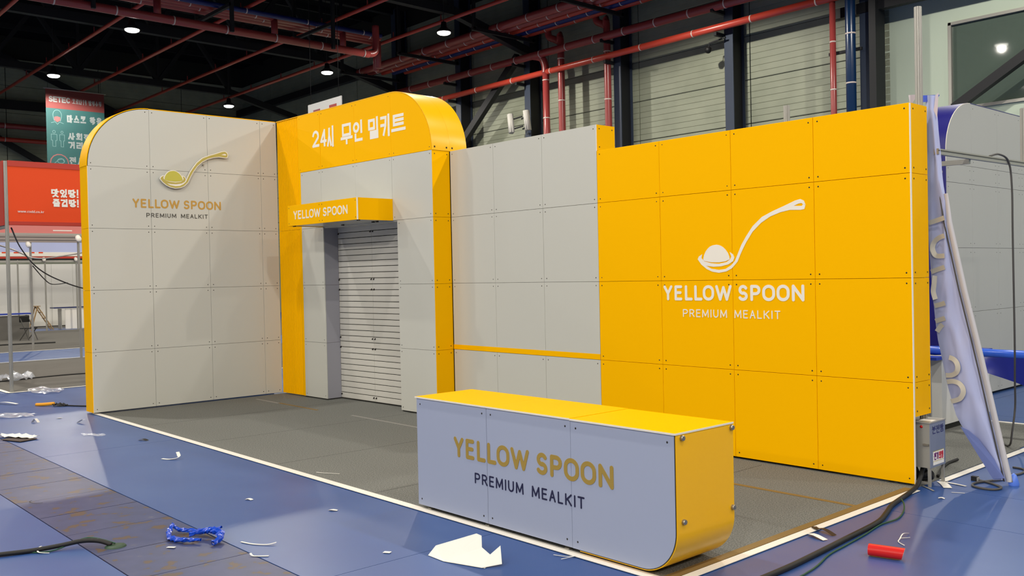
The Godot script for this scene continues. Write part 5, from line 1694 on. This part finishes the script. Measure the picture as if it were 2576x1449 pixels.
func litter() -> void:
	# heavy cable and earth wire on the right
	solo("thick_cable", tubem(curve_pts([Vector3(-0.01, 0.17, -0.2), Vector3(0.03, 0.10, -0.06), Vector3(0.05, 0.03, 0.08), Vector3(0.10, 0.022, 0.35), Vector3(0.183, 0.022, 0.83), Vector3(0.28, 0.022, 1.15), Vector3(0.36, 0.022, 1.47), Vector3(0.405, 0.022, 2.06), Vector3(0.445, 0.022, 2.63), Vector3(0.465, 0.022, 3.13), Vector3(0.46, 0.022, 4.4)]), 0.021, 10), M.rubber, "thick black cable snaking from the grey box to the picture bottom", "cable")
	solo("earth_wire", tubem(curve_pts([Vector3(0.20, 0.05, 0.70), Vector3(0.27, 0.035, 0.80), Vector3(0.335, 0.010, 0.95), Vector3(0.40, 0.009, 1.2), Vector3(0.385, 0.009, 1.46), Vector3(0.43, 0.009, 1.8), Vector3(0.468, 0.009, 2.186), Vector3(0.497, 0.009, 2.476), Vector3(0.60, 0.009, 2.99), Vector3(0.66, 0.009, 4.3)]), 0.0065, 7), M.green_wire, "thin green wire beside the thick black cable", "wire")
	var pl := thing("plug_cord", "grey cord with plug looped on the blue floor by the banner foot", "cord")
	part("cord", tubem(curve_pts([Vector3(0.31, 0.012, -0.655), Vector3(0.40, 0.012, -0.63), Vector3(0.50, 0.012, -0.575), Vector3(0.595, 0.012, -0.48), Vector3(0.575, 0.012, -0.36), Vector3(0.46, 0.012, -0.34), Vector3(0.365, 0.012, -0.40), Vector3(0.35, 0.012, -0.55), Vector3(0.42, 0.014, -0.70), Vector3(0.48, 0.012, -0.85)]), 0.011, 8), M.grey_wire, pl)
	part("plug", boxm(Vector3(0.285, 0.022, -0.665), Vector3(0.06, 0.042, 0.042)), M.rubber, pl)
	part("plug_collar", boxm(Vector3(0.32, 0.02, -0.655), Vector3(0.015, 0.036, 0.036)), M.alu, pl)
	solo("cord_loop", tubem(curve_pts([Vector3(0.34, 0.012, -1.48), Vector3(0.45, 0.012, -1.45), Vector3(0.50, 0.012, -1.32), Vector3(0.49, 0.012, -1.15), Vector3(0.40, 0.012, -1.08)]), 0.011, 8), M.grey_wire, "grey cord loop on the floor behind the banner foot", "cord")
	solo("cable_end", tubem(curve_pts([Vector3(0.0, 0.03, -0.5), Vector3(-0.12, 0.02, -0.85), Vector3(-0.2, 0.02, -1.2), Vector3(-0.19, 0.03, -1.42)]), 0.016, 8), M.rubber, "black cable end on the carpet behind the grey box", "cable")
	# red roll of vinyl
	var a := Vector3(0.695, 0.045, 2.262)
	var b := Vector3(0.915, 0.045, 2.205)
	var dir := (b - a).normalized()
	var roll := thing("vinyl_roll", "short red vinyl roll lying on the blue floor at right", "roll", a)
	roll.basis = Basis(dir, Vector3.UP, dir.cross(Vector3.UP))
	var st := st_new(true)
	var stin := st_new(true)
	var L := a.distance_to(b)
	var sp := []
	for i in 45:
		var an := -0.9 + TAU * 1.35 * i / 44.0
		var rr := 0.044 - 0.006 * i / 44.0
		sp.append(Vector2(cos(an) * rr, sin(an) * rr))
	for i in 44:
		var p: Vector2 = sp[i]
		var q: Vector2 = sp[i + 1]
		var sl := 0.02 * sin(i * 0.14)
		quad(st, Vector3(0, p.y, p.x), Vector3(L + sl, p.y, p.x), Vector3(L + sl, q.y, q.x), Vector3(0, q.y, q.x))
		var k := 0.975
		quad(stin, Vector3(L + sl, p.y * k, p.x * k), Vector3(0, p.y * k, p.x * k), Vector3(0, q.y * k, q.x * k), Vector3(L + sl, q.y * k, q.x * k))
	part("vinyl", done(st), M.red_vinyl, roll)
	part("paper_liner", done(stin), M.paper, roll)
	# torn tape and scraps near the right tape line
	var f := func(label: String, pts: Array, w: float, m: Material, called := "paper_scrap", cat := "scrap"):
		solo(called, ribbon(curve_pts(pts, 4), w), m, label, cat)
	f.call("torn white tape end pointing at the viewer beside the grey box", [Vector3(0.07, 0.004, -0.40), Vector3(0.15, 0.006, -0.30), Vector3(0.235, 0.005, -0.17)], 0.075, M.tape, "tape_scrap", "tape")
	f.call("torn white tape strip pointing right beside the grey box", [Vector3(0.13, 0.008, -0.385), Vector3(0.22, 0.007, -0.375), Vector3(0.325, 0.005, -0.355)], 0.03, M.tape, "tape_scrap", "tape")
	f.call("clear torn tape strip under the grey box corner", [Vector3(0.03, 0.004, -0.1), Vector3(0.12, 0.006, -0.03), Vector3(0.19, 0.004, 0.03)], 0.02, M.tape_faint, "tape_scrap", "tape")
	f.call("thin white strip on the blue floor right of the black cable", [Vector3(0.33, 0.005, -0.02), Vector3(0.38, 0.006, -0.04), Vector3(0.43, 0.005, -0.07)], 0.012, M.paper)
	f.call("tiny white scrap on the floor above the red roll", [Vector3(0.335, 0.005, 0.27), Vector3(0.36, 0.012, 0.26), Vector3(0.385, 0.005, 0.255)], 0.03, M.paper)
	f.call("brown leaf shaped strip across the right white tape", [Vector3(0.045, 0.016, 1.90), Vector3(0.10, 0.02, 1.945), Vector3(0.17, 0.03, 1.955), Vector3(0.27, 0.006, 1.98)], 0.045, M.brown, "brown_strip", "strip")
	f.call("white torn paper beside the brown strip", [Vector3(0.12, 0.012, 2.09), Vector3(0.19, 0.02, 2.12), Vector3(0.285, 0.006, 2.145)], 0.05, M.paper)
	f.call("thin white curl beside the brown strip", [Vector3(0.14, 0.01, 2.05), Vector3(0.16, 0.02, 2.10), Vector3(0.26, 0.008, 2.11)], 0.008, M.paper)
	var tie := thing("cable_tie", "white cut cable tie on the floor behind the red roll", "cable tie")
	part("strap", ribbon(curve_pts([Vector3(0.655, 0.008, 1.54), Vector3(0.665, 0.03, 1.66), Vector3(0.672, 0.006, 1.73), Vector3(0.70, 0.006, 1.81), Vector3(0.775, 0.006, 1.87)]), 0.008), M.paper, tie)
	part("tail", ribbon([Vector3(0.665, 0.008, 1.72), Vector3(0.72, 0.012, 1.66)], 0.008), M.paper, tie)
	# folded paper in the foreground
	var pp := thing("folded_paper", "large folded white paper lying before the counter", "paper")
	var fp := st_new()
	var v := [Vector3(-1.655, 0.05, 4.42), Vector3(-1.62, 0.006, 4.52), Vector3(-1.42, 0.006, 4.53), Vector3(-1.10, 0.006, 4.43), Vector3(-1.03, 0.02, 4.30), Vector3(-1.17, 0.10, 4.19), Vector3(-1.16, 0.06, 4.30), Vector3(-1.30, 0.075, 4.26), Vector3(-1.47, 0.10, 4.12), Vector3(-1.53, 0.105, 4.12)]
	for tr in [[0, 1, 2], [0, 2, 9], [9, 2, 8], [8, 2, 7], [7, 2, 3], [7, 3, 6], [6, 3, 4], [6, 4, 5]]:
		tri(fp, v[tr[0]], v[tr[1]], v[tr[2]])
		var h := Vector3(0, -0.002, 0)
		tri(fp, v[tr[0]] + h, v[tr[2]] + h, v[tr[1]] + h)
	var low := st_new()
	quad(low, Vector3(-1.62, 0.003, 4.50), Vector3(-1.08, 0.003, 4.42), Vector3(-1.18, 0.003, 4.22), Vector3(-1.50, 0.003, 4.16))
	part("upper_leaf", done(fp), M.paper, pp)
	part("lower_leaf", done(low), M.paper, pp)
	# crumpled blue plastic: an open loop of shiny film
	var bag := thing("plastic_bag", "crumpled shiny blue plastic bag on the worn floor plates", "bag")
	var loops := [[[Vector3(-3.70, 0.05, 5.62), Vector3(-3.62, 0.03, 5.60), Vector3(-3.50, 0.03, 5.52), Vector3(-3.38, 0.035, 5.44), Vector3(-3.30, 0.07, 5.38)], 0.055, 3], [[Vector3(-3.69, 0.07, 5.63), Vector3(-3.60, 0.03, 5.70), Vector3(-3.45, 0.02, 5.74), Vector3(-3.30, 0.025, 5.68), Vector3(-3.20, 0.03, 5.60)], 0.06, 4], [[Vector3(-3.42, 0.03, 5.60), Vector3(-3.33, 0.06, 5.50), Vector3(-3.22, 0.07, 5.46), Vector3(-3.10, 0.05, 5.48), Vector3(-3.06, 0.02, 5.56)], 0.085, 5]]
	for lp in loops:
		var no := FastNoiseLite.new()
		no.seed = lp[2]
		no.frequency = 9.0
		var pts := curve_pts(lp[0], 7)
		var ss := st_new()
		var rg := []
		for i in pts.size():
			var d: Vector3 = (pts[mini(i + 1, pts.size() - 1)] - pts[maxi(i - 1, 0)]).normalized()
			var x := d.cross(Vector3.UP).normalized()
			var ring := []
			for k in 9:
				var an := TAU * k / 9
				var rr: float = lp[1] * 0.75 * (0.35 + 0.75 * absf(no.get_noise_2d(i * 0.05, k * 0.11 + i * 0.02))) * (0.5 + 0.5 * sin(PI * (i + 2.0) / (pts.size() + 3.0)))
				var q: Vector3 = pts[i] + x * cos(an) * rr + Vector3.UP * sin(an) * rr * 0.8
				q.y = maxf(q.y, 0.004)
				ring.append(q)
			rg.append(ring)
		for i in pts.size() - 1:
			for k in 9:
				quad(ss, rg[i][k], rg[i][(k + 1) % 9], rg[i + 1][(k + 1) % 9], rg[i + 1][k])
		part("film_fold", done(ss), M.blue_film, bag)
	# floor outlet with cable
	solo("outlet_cover", lathem([Vector2(0.0, 0.016), Vector2(0.05, 0.016), Vector2(0.075, 0.010), Vector2(0.082, 0.0)], 24, false), mat(Color(0.15, 0.26, 0.18), 0.5), "round green floor outlet cover at the black cable's end", "cover", Vector3(-3.62, 0.0, 6.12))
	solo("thick_cable", tubem(curve_pts([Vector3(-3.63, 0.02, 6.15), Vector3(-3.70, 0.05, 6.22), Vector3(-3.78, 0.055, 6.32), Vector3(-3.85, 0.035, 6.47), Vector3(-3.92, 0.02, 6.65), Vector3(-3.99, 0.02, 6.86), Vector3(-4.15, 0.02, 7.3)]), 0.018, 9), M.rubber, "black cable running from the green outlet cover to the picture's left edge", "cable")
	solo("earth_wire", tubem(curve_pts([Vector3(-3.63, 0.024, 6.12), Vector3(-3.75, 0.06, 6.22), Vector3(-3.86, 0.05, 6.30), Vector3(-3.83, 0.01, 6.55), Vector3(-4.05, 0.008, 6.8), Vector3(-4.2, 0.008, 7.2)]), 0.006, 6), M.green_wire, "thin green wire along the black cable at lower left", "wire")
	solo("cable_tie", ribbon(curve_pts([Vector3(-4.05, 0.006, 6.55), Vector3(-3.95, 0.02, 6.60), Vector3(-3.86, 0.012, 6.62), Vector3(-3.80, 0.006, 6.56)]), 0.012), M.paper, "white cable tie across the black cable at lower left", "cable tie")
	# scraps on the floor at left and centre
	f.call("curled white strip on the blue floor left of the carpet", [Vector3(-6.95, 0.005, 4.46), Vector3(-6.84, 0.005, 4.40), Vector3(-6.78, 0.03, 4.33), Vector3(-6.83, 0.08, 4.32)], 0.04, M.paper)
	f.call("thin white strip on the carpet by the long white tape", [Vector3(-4.86, 0.012, 3.60), Vector3(-4.75, 0.012, 3.56), Vector3(-4.60, 0.012, 3.47)], 0.014, M.paper)
	f.call("small white scrap mid floor below the long tape", [Vector3(-4.31, 0.005, 4.68), Vector3(-4.28, 0.012, 4.66), Vector3(-4.24, 0.005, 4.65)], 0.035, M.paper)
	f.call("small white scrap nearest the counter's left foot", [Vector3(-3.36, 0.005, 4.33), Vector3(-3.32, 0.012, 4.32), Vector3(-3.29, 0.005, 4.29)], 0.035, M.paper)
	f.call("long white strip right of the blue bag", [Vector3(-2.99, 0.006, 5.36), Vector3(-2.86, 0.006, 5.32), Vector3(-2.76, 0.008, 5.25), Vector3(-2.72, 0.02, 5.19)], 0.018, M.paper)
	f.call("shorter white strip below the long one near the blue bag", [Vector3(-2.60, 0.02, 5.47), Vector3(-2.56, 0.006, 5.46), Vector3(-2.48, 0.006, 5.38)], 0.018, M.paper)
	f.call("small square white scrap left of the folded paper", [Vector3(-1.93, 0.005, 4.71), Vector3(-1.88, 0.006, 4.68)], 0.04, M.paper)
	f.call("small white scrap on a plate under the blue bag", [Vector3(-3.28, 0.005, 5.84), Vector3(-3.22, 0.008, 5.80)], 0.03, M.paper)
	f.call("short white tie at the foot of the counter", [Vector3(-0.95, 0.006, 3.86), Vector3(-0.85, 0.008, 3.83), Vector3(-0.80, 0.012, 3.78), Vector3(-0.83, 0.008, 3.90)], 0.008, M.paper)
	f.call("tiny white scrap on the floor left of the rounded wall", [Vector3(-11.53, 0.005, 4.32), Vector3(-11.45, 0.012, 4.29)], 0.05, M.paper)
	f.call("crumpled bit of film right at the rounded wall's foot", [Vector3(-10.76, 0.005, 4.26), Vector3(-10.69, 0.05, 4.22), Vector3(-10.64, 0.06, 4.20)], 0.05, M.paper)
	f.call("tiny white cone of film before the far left plates", [Vector3(-11.39, 0.005, 4.72), Vector3(-11.34, 0.06, 4.69), Vector3(-11.29, 0.005, 4.66)], 0.05, M.paper)
	f.call("small dark scrap on the blue floor by the long seam", [Vector3(-8.50, 0.006, 4.17), Vector3(-8.44, 0.02, 4.13), Vector3(-8.36, 0.006, 4.11)], 0.05, M.black)
	f.call("dark curved wire on a worn plate at left", [Vector3(-5.80, 0.008, 6.17), Vector3(-5.76, 0.008, 6.20), Vector3(-5.68, 0.008, 6.19), Vector3(-5.62, 0.008, 6.12)], 0.01, M.black, "wire_scrap", "wire")
	f.call("white film strip at the left picture edge", [Vector3(-14.4, 0.01, 4.55), Vector3(-14.1, 0.04, 4.45), Vector3(-13.85, 0.02, 4.33)], 0.06, M.paper)
	solo("dark_card", boxm(Vector3(0, 0.012, 0), Vector3(0.42, 0.006, 0.24)), M.brown, "brown card lying at the far left under white film", "card", Vector3(-9.80, 0, 5.30), 20)
	solo("film_heap", crumple(Vector2(0.75, 0.22), 0.03, 8), M.paper, "flat white torn film over the brown card at far left", "film", Vector3(-10.0, 0.012, 5.25), 25)
	solo("film_heap", crumple(Vector2(0.95, 0.75), 0.16, 14), M.film, "clear crumpled film heap behind the left corner post", "film", Vector3(-18.6, 0.008, 3.2))
	solo("film_heap", crumple(Vector2(1.15, 0.55), 0.05, 15), M.film, "clear crumpled film lying on the white tape at left", "film", Vector3(-15.65, 0.008, 3.40))
	solo("film_heap", crumple(Vector2(0.42, 0.12), 0.025, 16), M.film, "small clear film scrap on the floor below the rounded wall", "film", Vector3(-9.37, 0.0, 4.47), 30)
	solo("film_heap", crumple(Vector2(0.8, 0.5), 0.03, 17), M.film, "clear film patch at the left picture edge", "film", Vector3(-12.4, 0.0, 4.75), 30)
	var br := thing("hand_brush", "yellow and black hand tool on the floor left of the rounded wall", "tool", Vector3(-13.15, 0, 3.92), 35)
	part("handle", tubem(curve_pts([Vector3(-0.36, 0.02, 0), Vector3(-0.2, 0.03, 0.03), Vector3(0.0, 0.045, 0)]), 0.028, 8), M.amber, br)
	part("head", crumple(Vector2(0.3, 0.16), 0.05, 19, 8), M.black, br, Transform3D(Basis(), Vector3(0.12, 0, 0)))
	part("cord", tubem(curve_pts([Vector3(0.2, 0.014, 0), Vector3(0.6, 0.012, 0.02), Vector3(1.2, 0.012, -0.05)]), 0.012, 6), M.black, br)
